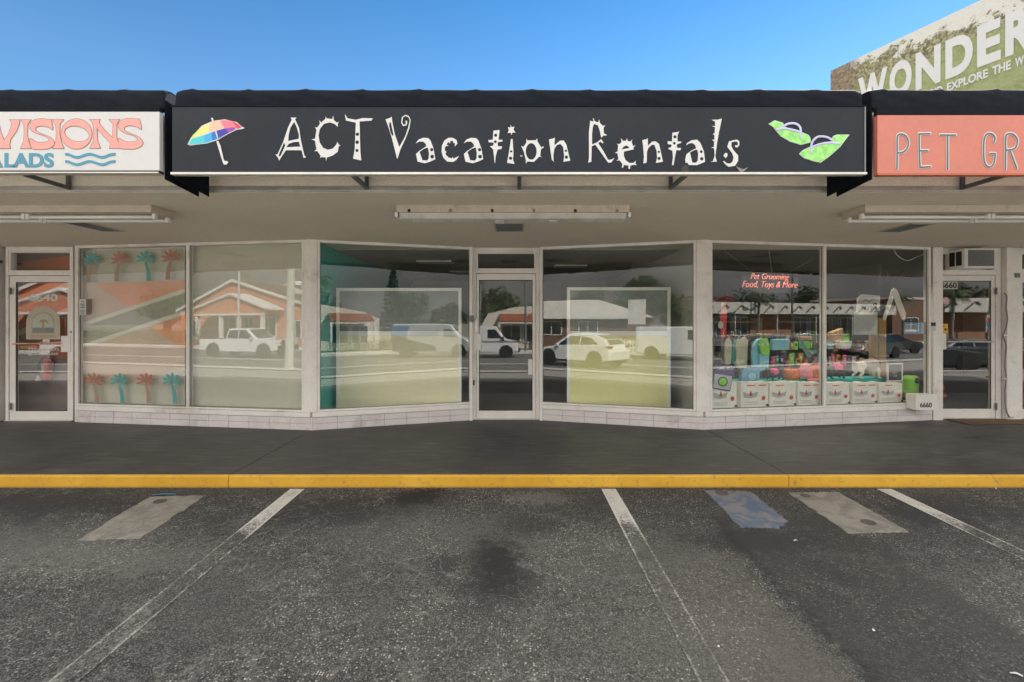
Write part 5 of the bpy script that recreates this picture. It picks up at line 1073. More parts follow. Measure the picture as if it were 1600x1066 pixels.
fpoly([(66.5,503),(68.5,503),(69,520),(67,520)], GD, 'badge_palm', 'archline', bd, .0008, .0037); fpoly([(60,505),(64,500),(68,499),(73,500),(77,506),(70,502.5),(68,506),(66,502.5)], GD, 'badge_palm', 'archline', bd, .0008, .0037)
ftext('PROVISIONS', 48, 88, 523, 528, GD-.0018, 'archline', bd)

# ================= middle shop =================
M['bright'] = mat('bright_white_frame', (.86, .86, .84), .35, .02)
M['boardup'] = mat('hazy_panel', (.25, .265, .26), .35, .05, 1); M['boardlow'] = mat('olive_panel', (.84, .80, .40), .6, .03, 1); M['boardlowl'] = mat('pale_olive_panel', (.86, .80, .56), .6, .03, 1)
def display(x0, x1, yt, ym, D, low, label, up='boardup'):
    X0, X1 = xx(x0, D), xx(x1, D); zt, zm = zz(yt, D), zz(ym, D); r = empty('room_divider', ((X0+X1)/2, D, 0), label, 'display panel', 'white framed panels standing inside the middle shop windows')
    q = MB(); t = .045
    q.box(X0, X0+t, D, D+.05, .006, zt); q.box(X1-t, X1, D, D+.05, .006, zt); q.box(X0+t, X1-t, D+.001, D+.05, zt-t, zt); q.box(X0+t, X1-t, D+.001, D+.05, zm-t*.7, zm+t*.7); q.box(X0+t, X1-t, D+.001, D+.05, .006, .05); q.build('frame', M['bright'], r, bev=.003)
    q = MB(); q.box(X0+t, X1-t, D+.02, D+.03, zm+t*.7, zt-t); q.build('upper_panel', M[up], r); q = MB(); q.box(X0+t, X1-t, D+.012, D+.03, .05, zm-t*.7); q.build('lower_panel', M[low], r)
    return r
display(525, 721, 450, 521, 6.60, 'boardlowl', 'white framed panel with a pale olive lower half, left of the middle door')
display(886, 1048, 449, 521, 6.60, 'boardlow', 'white framed panel with a brighter olive lower half, right of the middle door')
ns = empty('counter_shelf', (1.95, 8.9, 0), 'white shelf unit deep inside the middle shop on the right', 'shelf'); q = MB(); q.box(1.6, 2.4, 8.9, 9.2, .01, 2.0); q.build('cabinet', M['white2'], ns)
for z in (.6, 1.1, 1.6): q = MB(); q.box(1.62, 2.38, 8.88, 8.899, z, z+.03); q.build('shelf_edge', M['alu'], ns)

# ================= pet shop =================
q = MB(); 
me_ = local('E')
ledge = MB(me_); ledge.box(.06, LE-.25, .07, .62, .006, .262); lg = ledge.build('window_ledge', M['greywall'], bld)
M['padw'] = mat('pad_bag_white', (.86, .82, .74), .5, .05, 6); M['pado'] = mat('pad_bag_orange', (.62, .17, .03), .5, .06); M['padg'] = mat('pad_grey_print', (.42, .45, .44), .5, .08); M['padr'] = mat('pad_red_print', (.55, .10, .07), .5)
def padbox(x0, x1, yt, label, i):
    o = .085; u0, zt = pl(x0, yt, 'E', o); u1 = pu(x1, 'E', o); r = empty('pad_bag', tuple(me_ @ Vector(((u0+u1)/2, o+.1, .262))), label, 'bag', 'white and orange training pad bags lined up on the window ledge')
    h = zt-.262; q = MB(me_); n = 8; vs = []
    for j in range(5):
        v = j/4
        for k in range(n+1):
            t = k/n; vs.append((u0+(u1-u0)*t, o - .012*math.sin(math.pi*t)*math.sin(math.pi*v) + random.uniform(-.003, .003), .263+h*v + (random.uniform(-.006, .010) if j == 4 else 0)))
    m0 = len(vs); xm = (u0+u1)/2; vs += [(xm+(x-xm)*1.10, y+.10, z) for x, y, z in vs]; fs = []; w = n+1
    for j in range(4):
        for k in range(n): a = j*w+k; fs += [(a, a+1, a+w+1, a+w), (a+m0, a+w+m0, a+w+1+m0, a+1+m0)]
    for k in range(n): fs += [(k, k+m0, k+1+m0, k+1), (4*w+k, 4*w+k+1, 4*w+k+1+m0, 4*w+k+m0)]
    q.add(vs, fs); fs = []
    for j in range(4): a = j*w; c_ = j*w+n; fs += [(a, a+w, a+w+m0, a+m0), (c_, c_+m0, c_+w+m0, c_+w)]
    q.f += fs; q.mi += [1]*len(fs); q.build('bag', [M['padw'], M['pado']], r)
    W_ = u1-u0; y = o-.017
    def pol(pts, mt): k = MB(me_); k.prism([(u0+W_*a, .263+h*b_) for a, b_ in pts], y-.001, y); k.build('print', M[mt], r)
    pol([(.06,.62),(.30,.52),(.60,.62),(.56,.42),(.30,.36),(.10,.42)], 'padg'); y -= .0015; pol([(.26,.46),(.33,.68),(.40,.46)], 'padr'); pol([(.62,.86),(.9,.86),(.9,.90),(.62,.90)], 'padr') if i % 2 else None
    pol([(.2,.86),(.5,.86),(.5,.90),(.2,.90)], 'pado'); pol(circ(.80, .36, .07, 12, .09), 'padr'); pol(circ(.80, .36, .045, 12, .06), 'padw') if False else None
    pol([(.06,.20),(.6,.20),(.6,.22),(.06,.22)], 'padg'); pol([(.06,.12),(.6,.12),(.6,.14),(.06,.14)], 'padg'); pol([(.90,.03),(.98,.03),(.98,.11),(.90,.11)], 'black')
lbs = ['behind the purple pack at the left end', 'under the blue pad pack', 'under the black toy dog with pink harness', 'under the pink cap, just left of the mullion', 'under the headless toy dog in a vest', 'under the hind legs of the grey toy dog', 'at the right end under the letter board']
for i, ((a, c_), l_b) in enumerate(zip(((1112, 1151), (1157.5, 1200), (1203, 1243), (1247, 1281), (1292, 1327), (1332, 1369.5), (1374, 1410)), lbs)): padbox(a, c_, 599+(.6 if i > 3 else 0)-1.0, 'white pad bag with orange sides '+l_b, i)
TOP = pl(1200, 598.5, 'E', .1)[1]+.004
tb = MB(me_); tb.box(.1, LE-.45, .275, .6, .263, TOP-.006); tag(tb.build('display_plinth', M['tealwall']), 'teal plinth behind the row of pad bags', 'plinth')
M['coat_cream'] = mat('fabric_cream', (.70, .62, .46), .9, .08, 8); M['coat_teal'] = mat('fabric_teal', (.12, .34, .31), .9, .1, 8); M['coat_blue'] = mat('fabric_light_blue', (.28, .62, .74), .85, .08, 8); M['green'] = mat('bright_green', (.30, .72, .07), .6, .1, 8)
M['pinkfab'] = mat('fabric_hot_pink', (.80, .09, .25), .85, .08, 8); M['pinklight'] = mat('fabric_pink', (.80, .26, .32), .85, .15, 20); M['bluepad'] = mat('pack_blue', (.18, .36, .62), .5, .08, 6); M['purple'] = mat('pack_purple', (.10, .06, .22), .5, .06); M['dogblack'] = mat('plush_black', (.035, .04, .042), .9, .1); M['doggrey'] = mat('plush_grey', (.40, .35, .30), .95, .2, 30, bmp=.8, bs=150); M['dogwhite'] = mat('plush_white', (.74, .69, .60), .95, .1, 20, bmp=.6, bs=150); M['dogbrown'] = mat('plush_brown', (.24, .15, .09), .95, .15, 20)
M['pillow'] = mat('patterned_cushion', (.72, .17, .05), .85, .35, 14); M['wood'] = mat('pale_wood', (.50, .30, .14), .6, .15, 3); M['paper'] = mat('paper', (.50, .50, .46), .7, .05)
M['neon'] = mat('neon_pink', (1.0, .22, .16), .4, 0, emit=.28); M['bulb'] = mat('spot_bulb', (1.0, .85, .6), .3, 0, emit=9)
M['closedblue'] = mat('sign_blue', (.02, .25, .50), .5, .04)
def solid_px(P, off, pts, th, name, mt, parent, bev=.006, seg=2):
    q = MB(local(P)); q.prism([pl(x, y, P, off) for x, y in pts], off, off+th); return q.build(name, M[mt], parent, bev=bev, seg=seg)
def ptext(P, off, txt, x0, x1, y0, y1, mt, parent, offs=.001, shear=0, name='lettering', ext=.001, mirror=False):
    u0, za = pl(x0, y0, P, off); u1, zb_ = pl(x1, y1, P, off); me = text_mesh(txt, .1, ext, offs, shear, fit=(u0, u1, zb_, za))
    if mirror:
        for v in me.vertices: v.co.x = u0+u1-v.co.x
    me.transform(Matrix.Translation((0, off, 0))); me.transform(local(P)); return link_mesh(name, me, M[mt], parent)
# purple pack hung at the left
pk = solid_px('E', .055, [(1118,568),(1147,573),(1141,612),(1113,607)], .02, 'treat_pack', 'purple', None, .003); tag(pk, 'purple and white hanging pack with a green disc printed on it', 'pack')
solid_px('E', .0535, [(1117,584),(1144,588),(1140.5,610),(1114,606)], .001, 'print_panel', 'signwhite', pk, 0); solid_px('E', .0515, circ(1129.5, 596.5, 7.6, 24), .001, 'print_ring', 'black', pk, 0); solid_px('E', .0495, circ(1129.5, 596.5, 6, 24), .001, 'print_disc', 'green', pk, 0)
ptext('E', .0535, 'YUMMY MAT', 1119, 1144, 572, 578, 'signwhite', pk, .002)
# blue pad pack
bp = solid_px('E', .29, [(1163,575),(1187,574),(1188,578),(1186.5,599.5),(1158,599.5),(1160,582)], .06, 'blue_pack', 'bluepad', None, .006); tag(bp, 'light blue square pack with a round window print on the ledge', 'pack'); solid_px('E', .2885, circ(1175.5, 588, 8, 24), .001, 'print_disc', 'coat_teal', bp, 0); solid_px('E', .2865, circ(1175.5, 588, 6.2, 24), .001, 'print_disc', 'coat_blue', bp, 0)
# clothes rail
RO = .75; cr = empty('clothes_rail', tuple(me_ @ Vector((pu(1180, 'E', RO), RO, .01))), 'dark clothes rail holding small coats behind the window display', 'clothes rail')
zr = pl(1180, 523, 'E', RO)[1]; ua, ub = pu(1128, 'E', RO), pu(1265, 'E', RO); q = MB(me_); q.tube([(ua, RO, zr), (ub, RO, zr)], .012, 10); q.build('rail', M['chrome'], cr)
for u in (ua, ub): q = MB(me_); q.tube([(u, RO, .01), (u, RO, zr)], .014, 10); q.build('leg', M['grey'], cr)
def coat(x0, x1, y0, y1, mt, label, off=RO, lean=0, grp='small pet coats hanging on the rail'):
    w = x1-x0; pts = [(x0+w*.30, y0+2), (x0+w*.5, y0), (x0+w*.70, y0+2), (x0+w*.95, y0+w*.45), (x1+lean, y0+(y1-y0)*.5), (x1-w*.05+lean, y1-2), (x0+w*.5+lean, y1), (x0+w*.05+lean, y1-2), (x0+lean*.5, y0+(y1-y0)*.5), (x0+w*.05, y0+w*.45)]
    r = empty('pet_coat', tuple(me_ @ Vector((pu((x0+x1)/2, 'E', off), off, pl(x0, y1, 'E', off)[1]))), label, 'pet coat', grp)
    q = MB(me_); v = [pl(x, y, 'E', off-.03) for x, y in pts]; q.prism(v, off-.03, off+.03); q.build('coat', M[mt], r, bev=.02, seg=3)
    q = MB(me_); u, z = pl((x0+x1)/2, y0, 'E', off); q.tube([(u, off, z-.01), (u, off, z+.03), (u+.012, off, z+.045)], .003, 6); q.build('hanger', M['chrome'], r)
coat(1133, 1145, 528, 571, 'coat_cream', 'cream pet coat, leftmost on the rail', lean=-1); coat(1144, 1151, 533, 570, 'coat_teal', 'narrow teal pet coat between two cream ones'); coat(1150, 1158, 529, 574, 'coat_cream', 'cream pet coat right of the teal one'); coat(1156, 1171, 526, 578, 'coat_cream', 'long pale cream pet coat nearest the blue vest', lean=-2)
coat(1176, 1203, 529, 581, 'coat_blue', 'light blue padded pet vest hanging over the blue pack', RO-.12); solid_px('E', RO-.165, [(1185,534),(1186.5,534),(1186.5,571),(1185,571)], .004, 'seam', 'bluepad', bpy.data.objects['pet_coat.004'], 0)
gb = solid_px('E', RO-.22, [(1190,530),(1200,529),(1203,538),(1203,553),(1197,556),(1190,553),(1188,540)], .04, 'green_pouch', 'green', None, .01); tag(gb, 'bright green pouch pinned on the light blue pet vest', 'pouch'); solid_px('E', RO-.225, [(1190,540),(1195,531),(1201,538),(1199,539),(1195,534),(1192,541)], .004, 'strap', 'dogwhite', gb, 0)
# bandana, fabrics, cushions
bn = solid_px('E', RO-.1, [(1250,534),(1253,531),(1262,545),(1278,548),(1263,561),(1256,549)], .006, 'bandana', 'coat_teal', None, .001); tag(bn, 'teal patterned bandana hanging in a point near the mullion', 'bandana')
for i in range(9): solid_px('E', RO-.103-.0002*i, circ(random.uniform(1256, 1270), random.uniform(547, 553), 1.2, 8), .002, 'spot', ('pinkfab', 'coat_cream', 'green')[i % 3], bn, 0)
for (x0, x1, y0, y1, m_, lb) in ((1252, 1270, 526, 532, 'wood', 'tan folded fabric on the rail'), (1254, 1266, 533, 545, 'green', 'green toy hanging above the bandana'), (1208, 1234, 530, 547, 'coat_blue', 'grey blue folded knit hanging on the rail')):
    w_ = pbox('E', x0, x1, y0, y1, RO-.04, RO+.03, 'folded_fabric', m_, None, .012); tag(w_, lb, 'fabric')
for a, c_, y0, y1, lb, m_ in ((1224, 1249, 576, 598, 'orange patterned cushion left of the pink cap', 'pillow'), (1262, 1282, 570, 597, 'orange patterned cushion behind the pink cap', 'pillow')):
    u0, zt = pl(a, y0, 'E', .42); u1, zb2 = pl(c_, y1, 'E', .42); q = MB(me_); cx, cz, rx_, rz_ = (u0+u1)/2, (zt+zb2)/2, (u1-u0)/2, (zt-zb2)/2; vs = []; fs = []
    for i in range(13):
        for j in range(13):
            s_, t = i/6-1, j/6-1; bul = ((1-abs(s_)**3)*(1-abs(t)**3))**.5; vs.append((cx+rx_*s_*(1-.07*(1-t*t)*abs(s_)), .42-.07*bul, cz+rz_*t*(1-.07*(1-s_*s_)*abs(t))))
    n0 = len(vs); vs += [(x, .84-y, z) for x, y, z in vs]
    for i in range(12):
        for j in range(12): k = i*13+j; fs += [(k, k+13, k+14, k+1), (k+n0, k+1+n0, k+14+n0, k+13+n0)]
    q.add(vs, fs); tag(q.build('cushion', M[m_], None, smooth=True), lb, 'cushion', None)
# cap
u, z = pl(1259, 598.5, 'E', .36); cp = empty('cap', tuple(me_ @ Vector((u, .36, TOP))), 'pink patterned cap hung upright beside the mullion', 'cap'); q = MB(me_); q.lathe((u, .36, TOP+.02), [(.105, 0), (.10, .05), (.088, .13), (.06, .19), (.02, .215)], 18, sy=.8); q.build('crown', M['pinklight'], cp, smooth=True)
q = MB(me_); q.prism([(u-.04, .28), (u-.12, .20), (u-.02, .17), (u+.11, .20), (u+.10, .28)], TOP+.002, TOP+.018, ax='z'); q.build('visor', M['pinklight'], cp, bev=.004)
# toy dogs
def dog(x0, x1, yt, off, fur, label, head=1, vest=None, coatcol=None, legc=None, headless=False, headc=None):
    u0, zt = pl(x0, yt, 'E', off); u1 = pu(x1, 'E', off); L_ = (u1-u0); H_ = zt-TOP; r = empty('toy_dog', tuple(me_ @ Vector(((u0+u1)/2, off, TOP))), label, 'toy dog', None)
    def sk(verts, edges, radii, name, mt):
        me = bpy.data.meshes.new(name); me.from_pydata([tuple(me_ @ Vector(v)) for v in verts], edges, []); o = link_mesh(name, me, M[mt], r)
        md = o.modifiers.new('skin', 'SKIN'); md.use_smooth_shade = True
        for i, sv in enumerate(me.skin_vertices[0].data): sv.radius = (radii[i], radii[i]); sv.use_root = (i == 0)
        s_ = o.modifiers.new('sub', 'SUBSURF'); s_.levels = 2; s_.render_levels = 2; return o
    def X(t): return u0+L_*(t if head > 0 else 1-t)
    w = .045; b0 = H_*.62
    V_s = [(X(.45), off, TOP+b0), (X(.20), off, TOP+b0*1.0), (X(.68), off, TOP+b0*1.02)]; E_ = [(0, 1), (0, 2)]; Rr = [H_*.19, H_*.17, H_*.22]
    def leg(px_, sgn, hind, root):
        n = len(V_s); k = -.04 if hind else .02
        V_s.extend([(X(px_), off+sgn*w, TOP+b0*.62), (X(px_+(.05 if hind else 0)), off+sgn*w, TOP+b0*.42), (X(px_-(.05 if hind else 0)), off+sgn*w, TOP+b0*.2), (X(px_-.01), off+sgn*w, TOP+.014), (X(px_+.07), off+sgn*w, TOP+.012)])
        E_.extend([(root, n), (n, n+1), (n+1, n+2), (n+2, n+3), (n+3, n+4)]); Rr.extend([H_*.12, H_*.075, H_*.05, H_*.05, H_*.04])
    leg(.20, -1, True, 1); leg(.16, 1, True, 1); leg(.68, -1, False, 2); leg(.72, 1, False, 2)
    n = len(V_s); V_s.append((X(.08), off, TOP+b0*1.2)); V_s.append((X(.02), off, TOP+b0*1.5)); E_.extend([(1, n), (n, n+1)]); Rr.extend([H_*.05, H_*.02])
    sk(V_s, E_, Rr, 'body', legc or fur)
    if not headless:
        hv = [(X(.76), off, TOP+b0*1.15), (X(.84), off, TOP+H_*.84), (X(.95), off-.01, TOP+H_*.78), (X(1.0), off-.015, TOP+H_*.75)]
        sk(hv, [(0, 1), (1, 2), (2, 3)], [H_*.13, H_*.16, H_*.08, H_*.05], 'head', headc or fur)
        for s_ in (-1, 1):
            q = MB(me_); q.lathe((X(.83), off+s_*H_*.14, TOP+H_*.70), [(.004, -.02), (.018, .0), (.02, .03), (.008, .05)], 10, sy=.4); q.build('ear', M[headc or fur], r, smooth=True)
            q = MB(me_); q.lathe((X(.91), off+s_*H_*.09, TOP+H_*.86), [(.001, -.006), (.006, 0), (.001, .006)], 8); q.build('eye', M['black'], r, smooth=True)
        q = MB(me_); q.lathe((X(1.02), off-.015, TOP+H_*.77), [(.002, -.008), (.010, 0), (.002, .008)], 10); q.build('nose', M['black'], r, smooth=True)
    if vest: sk([(X(.30), off, TOP+b0*1.04), (X(.52), off, TOP+b0*1.04), (X(.72), off, TOP+b0*1.06)], [(0, 1), (1, 2)], [H_*.27, H_*.285, H_*.30], 'vest', vest)
    return r
dog(1194, 1226, 574, .34, 'dogblack', 'small black toy dog wearing a pink harness', -1, 'pinkfab'); dog(1288, 1326, 566, .34, 'dogblack', 'headless black toy dog in a hot pink vest right of the mullion', 1, 'pinkfab', headless=True)
dog(1330, 1386, 558, .30, 'doggrey', 'larger grey and white toy dog striding beside the letter board', 1, 'doggrey', legc='dogwhite', headc='dogbrown')
# letter board
u0, zt = pl(1387, 568, 'E', .16); u1, zb2 = pl(1411, 596, 'E', .16); lb = empty('letter_board', tuple(me_ @ Vector(((u0+u1)/2, .16, zb2))), 'small black letter board in a white frame on the end pad bag', 'letter board')
q = MB(me_); q.box(u0+.018, u1-.018, .168, .178, zb2+.018, zt-.018); q.build('felt', M['black'], lb); q = MB(me_)
for c_ in ((u0, u0+.018, zb2, zt), (u1-.018, u1, zb2, zt), (u0+.018, u1-.018, zb2, zb2+.018), (u0+.018, u1-.018, zt-.018, zt)): q.box(c_[0], c_[1], .16, .185, c_[2], c_[3])
q.build('frame', M['white2'], lb, bev=.002); ptext('E', .166, 'DON\'T', 1395, 1402.5, 582, 584.5, 'letterwhite', lb); ptext('E', .166, 'STOP', 1396, 1401.5, 586.5, 589, 'letterwhite', lb)
# green bin
u, z = pl(1423, 630, 'E', .35); z0 = .262; zt = pl(1423, 587, 'E', .35)[1]; gbn = empty('green_bin', tuple(me_ @ Vector((u, .35, z0))), 'lime green bin with a round dark opening at the right end', 'bin'); q = MB(me_); q.lathe((u, .35, z0), [(.085, 0), (.095, .02), (.115, (zt-z0)*.8), (.108, (zt-z0)*.93), (.08, zt-z0)], 24, sy=.8); q.build('body', M['green'], gbn, smooth=True)
q = MB(me_); q.lathe((u+.01, .262, z0+(zt-z0)*.80), [(.045, -.004), (.045, .012)], 20, ax='y'); q.build('opening', M['black'], gbn)
# wooden shelf post, paper poster, white board sign
wd = empty('wooden_stand', tuple(me_ @ Vector((pu(1374, 'E', .7), .7, .01))), 'pale wooden stand with vertical boards behind the grey toy dog', 'stand')
for a, c_ in ((1361, 1372.5), (1373.5, 1385)): pbox('E', a, c_, 497, 590, .7, .74, 'board', 'wood', wd, .003)
po = pbox('E', 1334, 1371, 487, 523, .55, .552, 'poster', 'paper', None, 0); tag(po, 'pale paper poster with faint crossing lines hung in front of the wooden stand', 'poster')
for a in ([(1338,492),(1358,518),(1359,517),(1339,491)], [(1357,490),(1340,520),(1341,521),(1358,491)]): solid_px('E', .5475, a, .001, 'print_line', 'signwhite', po, 0)
bs = solid_px('E', .45, [(1345,461),(1349,460),(1375,462),(1375,486),(1339,487),(1340,466)], .012, 'script_sign', 'signwhite', None, .002); tag(bs, 'white board with bold dark script lettering hung high in the window', 'sign')
ptext('E', .4465, 'Bros', 1346, 1370, 473, 486, 'slate', bs, .004, mirror=True); stroke_pts = [pl(x, y, 'E', .447) for x, y in smooth_line([(1349,472),(1353,468),(1358,472),(1363,468),(1367,469)], 5)]
q = MB(me_); q.tube([(a, .447, b_) for a, b_ in stroke_pts], .005, 6); q.build('flourish', M['slate'], bs)
# white lambda shaped hanging boards
lm = empty('hanging_boards', tuple(me_ @ Vector((pu(1400, 'E', .3), .3, 1.4))), 'pair of white narrow boards hung in an inverted V', 'hanging boards')
solid_px('E', .30, [(1394,452),(1398,451),(1401,455),(1384,500),(1381,501),(1380,497)], .012, 'board', 'trimw', lm, .002); solid_px('E', .285, [(1397,450),(1402,453),(1416,490),(1414,500),(1410,500),(1394,456)], .012, 'board', 'trimw', lm, .002)
# closed sign, stickers
cs = solid_px('E', .035, [(1413,504),(1448,504),(1448,522),(1413,522)], .002, 'closed_sign', 'closedblue', None, 0); tag(cs, 'blue card reading CLOSED stuck inside the pet shop window near the door', 'sign'); solid_px('E', .0335, [(1415,506.5),(1432,506.5),(1432,519),(1415,519)], .001, 'white_panel', 'signwhite', cs, 0); ptext('E', .0325, 'CLOSED', 1416, 1431, 508, 514, 'slate', cs, .002); solid_px('E', .0335, [(1440,505),(1448,505),(1448,521),(1440,521)], .001, 'white_panel', 'paper', cs, 0)
# neon, its chains, white cable, collars, spots
nn_ = empty('neon_sign', tuple(me_ @ Vector((pu(1203, 'E', .3), .3, 1.9))), 'pink neon script sign hanging in the pet shop window', 'neon sign')
ptext('E', .30, 'Pet Grooming', 1173, 1233, 427, 440, 'neon', nn_, -.0015, .35, ext=.004); ptext('E', .30, 'Food, Toys & More', 1160, 1246, 439, 453, 'neon', nn_, -.0015, .35, ext=.004)
q = MB(me_); a1, b1 = pl(1159, 457, 'E', .306); a2, b2_ = pl(1247, 425, 'E', .306); q.box(a1, a2, .306, .311, b1, b2_); q.build('backing', glass('clear_backing', .05, (.9, .9, .9)), nn_)
for p0, p1 in (((1176, 426), (1130, 390)), ((1206, 426), (1201, 388)), ((1233, 426), (1272, 404))): q = MB(me_); u, z = pl(*p0, 'E', .3); u2, z2_ = pl(*p1, 'E', .3); q.tube([(u, .3, z), (u2, .3, 2.49 if p0[0] == 1206 else z2_)], .0022, 6); q.build('chain', M['alu'], nn_)
q = MB(me_); q.tube([(*pl(x, y, 'E', .2)[:1], .2, pl(x, y, 'E', .2)[1]) for x, y in smooth_line([(1395,386),(1400,397),(1410,405),(1420,407),(1432,402),(1442,398),(1447,392)], 5)], .005, 8); tag(q.build('white_cable', M['white2']), 'white cable sagging at the top of the pet shop window', 'cable')
for i, x in enumerate((1381, 1413)):
    u, z = pl(x, 433, 'E', .8); q = MB(me_); q.tube([(u+.07*math.cos(t), .8, z+.11*math.sin(t)) for t in [k*math.pi/10 for k in range(21)]], .016, 8); tag(q.build('hanging_collar', M['black'], smooth=True), 'dark collar loop hanging inside the pet shop, '+('left one' if i == 0 else 'right one'), 'collar', 'dark collar loops in the pet shop')
for i, (x, y) in enumerate(((1269, 395), (1240, 389), (1311, 394))):
    u, z = pl(x, y, 'E', 1.2); r = empty('spot_lamp', tuple(me_ @ Vector((u, 1.2, z))), ('bright small ceiling spot right of the neon sign', 'dim small ceiling spot above the neon sign', 'small ceiling spot just right of the mullion')[i], 'spot light', 'ceiling spots in the pet shop')
    q = MB(me_); q.lathe((u, 1.2, z), [(.012, 0), (.02, .01), (.012, .03)], 10); q.build('bulb', M['bulb'], r); q = MB(me_); q.lathe((u, 1.2, z+.031), [(.03, 0), (.03, .08)], 12); q.build('can', M['grey'], r)
# back of the pet shop: shelving silhouettes and a red banner
for i, (x, y0, m_) in enumerate(((3.3, 9.6, 'darkwall'), (4.9, 9.9, 'greywall'), (5.9, 9.2, 'darkwall'))):
    sh = empty('store_shelf', (x, y0, 0), ('dark shelf rack at the back left of the pet shop', 'grey shelf rack in the middle of the pet shop', 'dark shelf rack at the back right of the pet shop')[i], 'shelf', 'racks inside the pet shop')
    q = MB(); q.box(x-.55, x-.5, y0, y0+.4, .01, 1.5); q.box(x+.5, x+.55, y0, y0+.4, .01, 1.5); q.build('upright', M[m_], sh)
    for z in (.2, .6, 1.0, 1.4): q = MB(); q.box(x-.498, x+.498, y0, y0+.4, z, z+.03); q.build('shelf', M['wood' if i == 1 else 'grey'], sh)
    for k in range(14):
        z = (.23, .63, 1.03)[k % 3]; xk = x-.42+.06*k; tag(bx(None, 'stock_box', random.choice(['coat_cream', 'coat_blue', 'pinklight', 'green', 'bluepad', 'pado', 'padw']), xk-.04, xk+.03, y0+.02, y0+.2, z+.001, z+random.uniform(.12, .28)), ('small carton on the back left rack', 'small carton on the middle rack', 'small carton on the back right rack')[i], 'carton', ('cartons on the back left rack', 'cartons on the middle rack', 'cartons on the back right rack')[i])
bnr = solid_px('E', .1, [(1127,473),(1133,473),(1136,488),(1134,528),(1127,528),(1125,488)], .004, 'red_banner', 'fered', None, 0); tag(bnr, 'narrow red hanging banner near the left edge of the pet shop window', 'banner'); solid_px('E', .0975, circ(1126, 508, 4, 16, 6), .001, 'print_disc', 'signwhite', bnr, 0); solid_px('E', .0975, [(1127,480),(1132,480),(1131,488),(1127,488)], .001, 'print', 'signwhite', bnr, 0)

# ================= right door and wall fittings =================
ac_ = empty('air_conditioner', (6.6, 6.41, 2.17), 'window air conditioner sticking out above the right door', 'air conditioner')
q = MB(); q.box(6.375, 6.83, 6.41, 6.85, 2.175, 2.455); q.build('case', M['white2'], ac_, bev=.006)
q = MB(); q.box(6.425, 6.785, 6.402, 6.409, 2.205, 2.43); q.build('grille', M['grey'], ac_); q = MB()
for i in range(30): z = 2.21+i*.0073; q.box(6.428, 6.782, 6.3985, 6.4015, z, z+.003)
q.build('fins', M['grey'], ac_)
q = MB(); q.box(6.3705, 6.3745, 6.45, 6.53, 2.22, 2.42); q.box(6.3705, 6.3745, 6.55, 6.63, 2.22, 2.42); q.build('louvre', M['black'], ac_)
M['fill'] = mat('brown_fill_panel', (.17, .12, .10), .8, .15, 4); q = MB(); q.box(6.25, 6.372, 6.70, 6.72, 2.18, 2.43); q.box(6.835, 7.06, 6.70, 6.72, 2.18, 2.43); q.build('filler_panel', M['fill'], df)
FD2 = 6.683
fpoly([(1469,439.5),(1496,439.5),(1496,452),(1469,452)], FD2, 'number_plate', 'paper', df, .001); ftext('6660', 1470, 1495, 441, 450.5, FD2-.0015, 'black', df, .003)
M['sticky'] = mat('sticker_yellow', (.75, .42, .03), .5); fpoly([(1468,506),(1481,506),(1481,520.5),(1468,520.5)], FD2, 'sticker', 'sticky', df, .001); fpoly([(1470,509),(1476,509),(1476,510.5),(1470,510.5)], FD2-.0015, 'sticker_print', 'black', df, .0006); fpoly(circ(1477.5, 515, 2, 12), FD2-.0015, 'sticker_print', 'black', df, .0006)
fpoly(circ(1477.5, 470, 5.8, 24), FD2, 'sticker', 'pinklight', df, .001); fpoly(circ(1477.5, 470, 4, 24), FD2-.0013, 'sticker_print', 'signwhite', df, .0006)
for y0, m_ in ((492, 'signwhite'), (498, 'fered'), (504.5, 'closedblue')): fpoly([(1542,y0),(1548,y0),(1548,y0+5),(1542,y0+5)], FD2, 'sticker', m_, df, .001)
fpoly([(1454.5,504),(1462,504),(1462,509.5),(1454.5,509.5)], 6.55, 'sticker', 'black', df, .002); fpoly([(1455.5,510),(1462,510),(1462,517),(1455.5,517)], 6.55, 'sticker', 'signwhite', df, .002)
ab = empty('address_box', (5.75, 6.39, .20), 'white metal box on the sill with black digits 6660', 'box'); q = MB(); X0, X1, D1 = xx(1431, 6.31), xx(1464, 6.31), 6.31
q.box(X0, X1, D1, D1+.165, zz(641, D1), zz(617, D1)); q.build('case', M['white2'], ab, bev=.004); ftext('6660', 1437.5, 1456, 629, 637, D1-.001, 'black', ab, .0025)
hd = empty('red_hydrant', (xx(1470, 7.1), 7.1, .006), 'red toy hydrant standing just inside the right door', 'hydrant'); X = xx(1463, 7.1); q = MB(); q.lathe((X, 7.1, .006), [(.11, 0), (.11, .04), (.075, .05), (.075, .36), (.10, .37), (.10, .40), (.085, .44), (.05, .50), (.02, .53)], 16); q.build('body', M['fered'], hd, smooth=False)
for s_ in (-1, 1): q = MB(); q.lathe((X, 7.1, .27), [(.04, 0), (.04, s_*.12)], 12, ax='x'); q.build('outlet', M['fered'], hd)
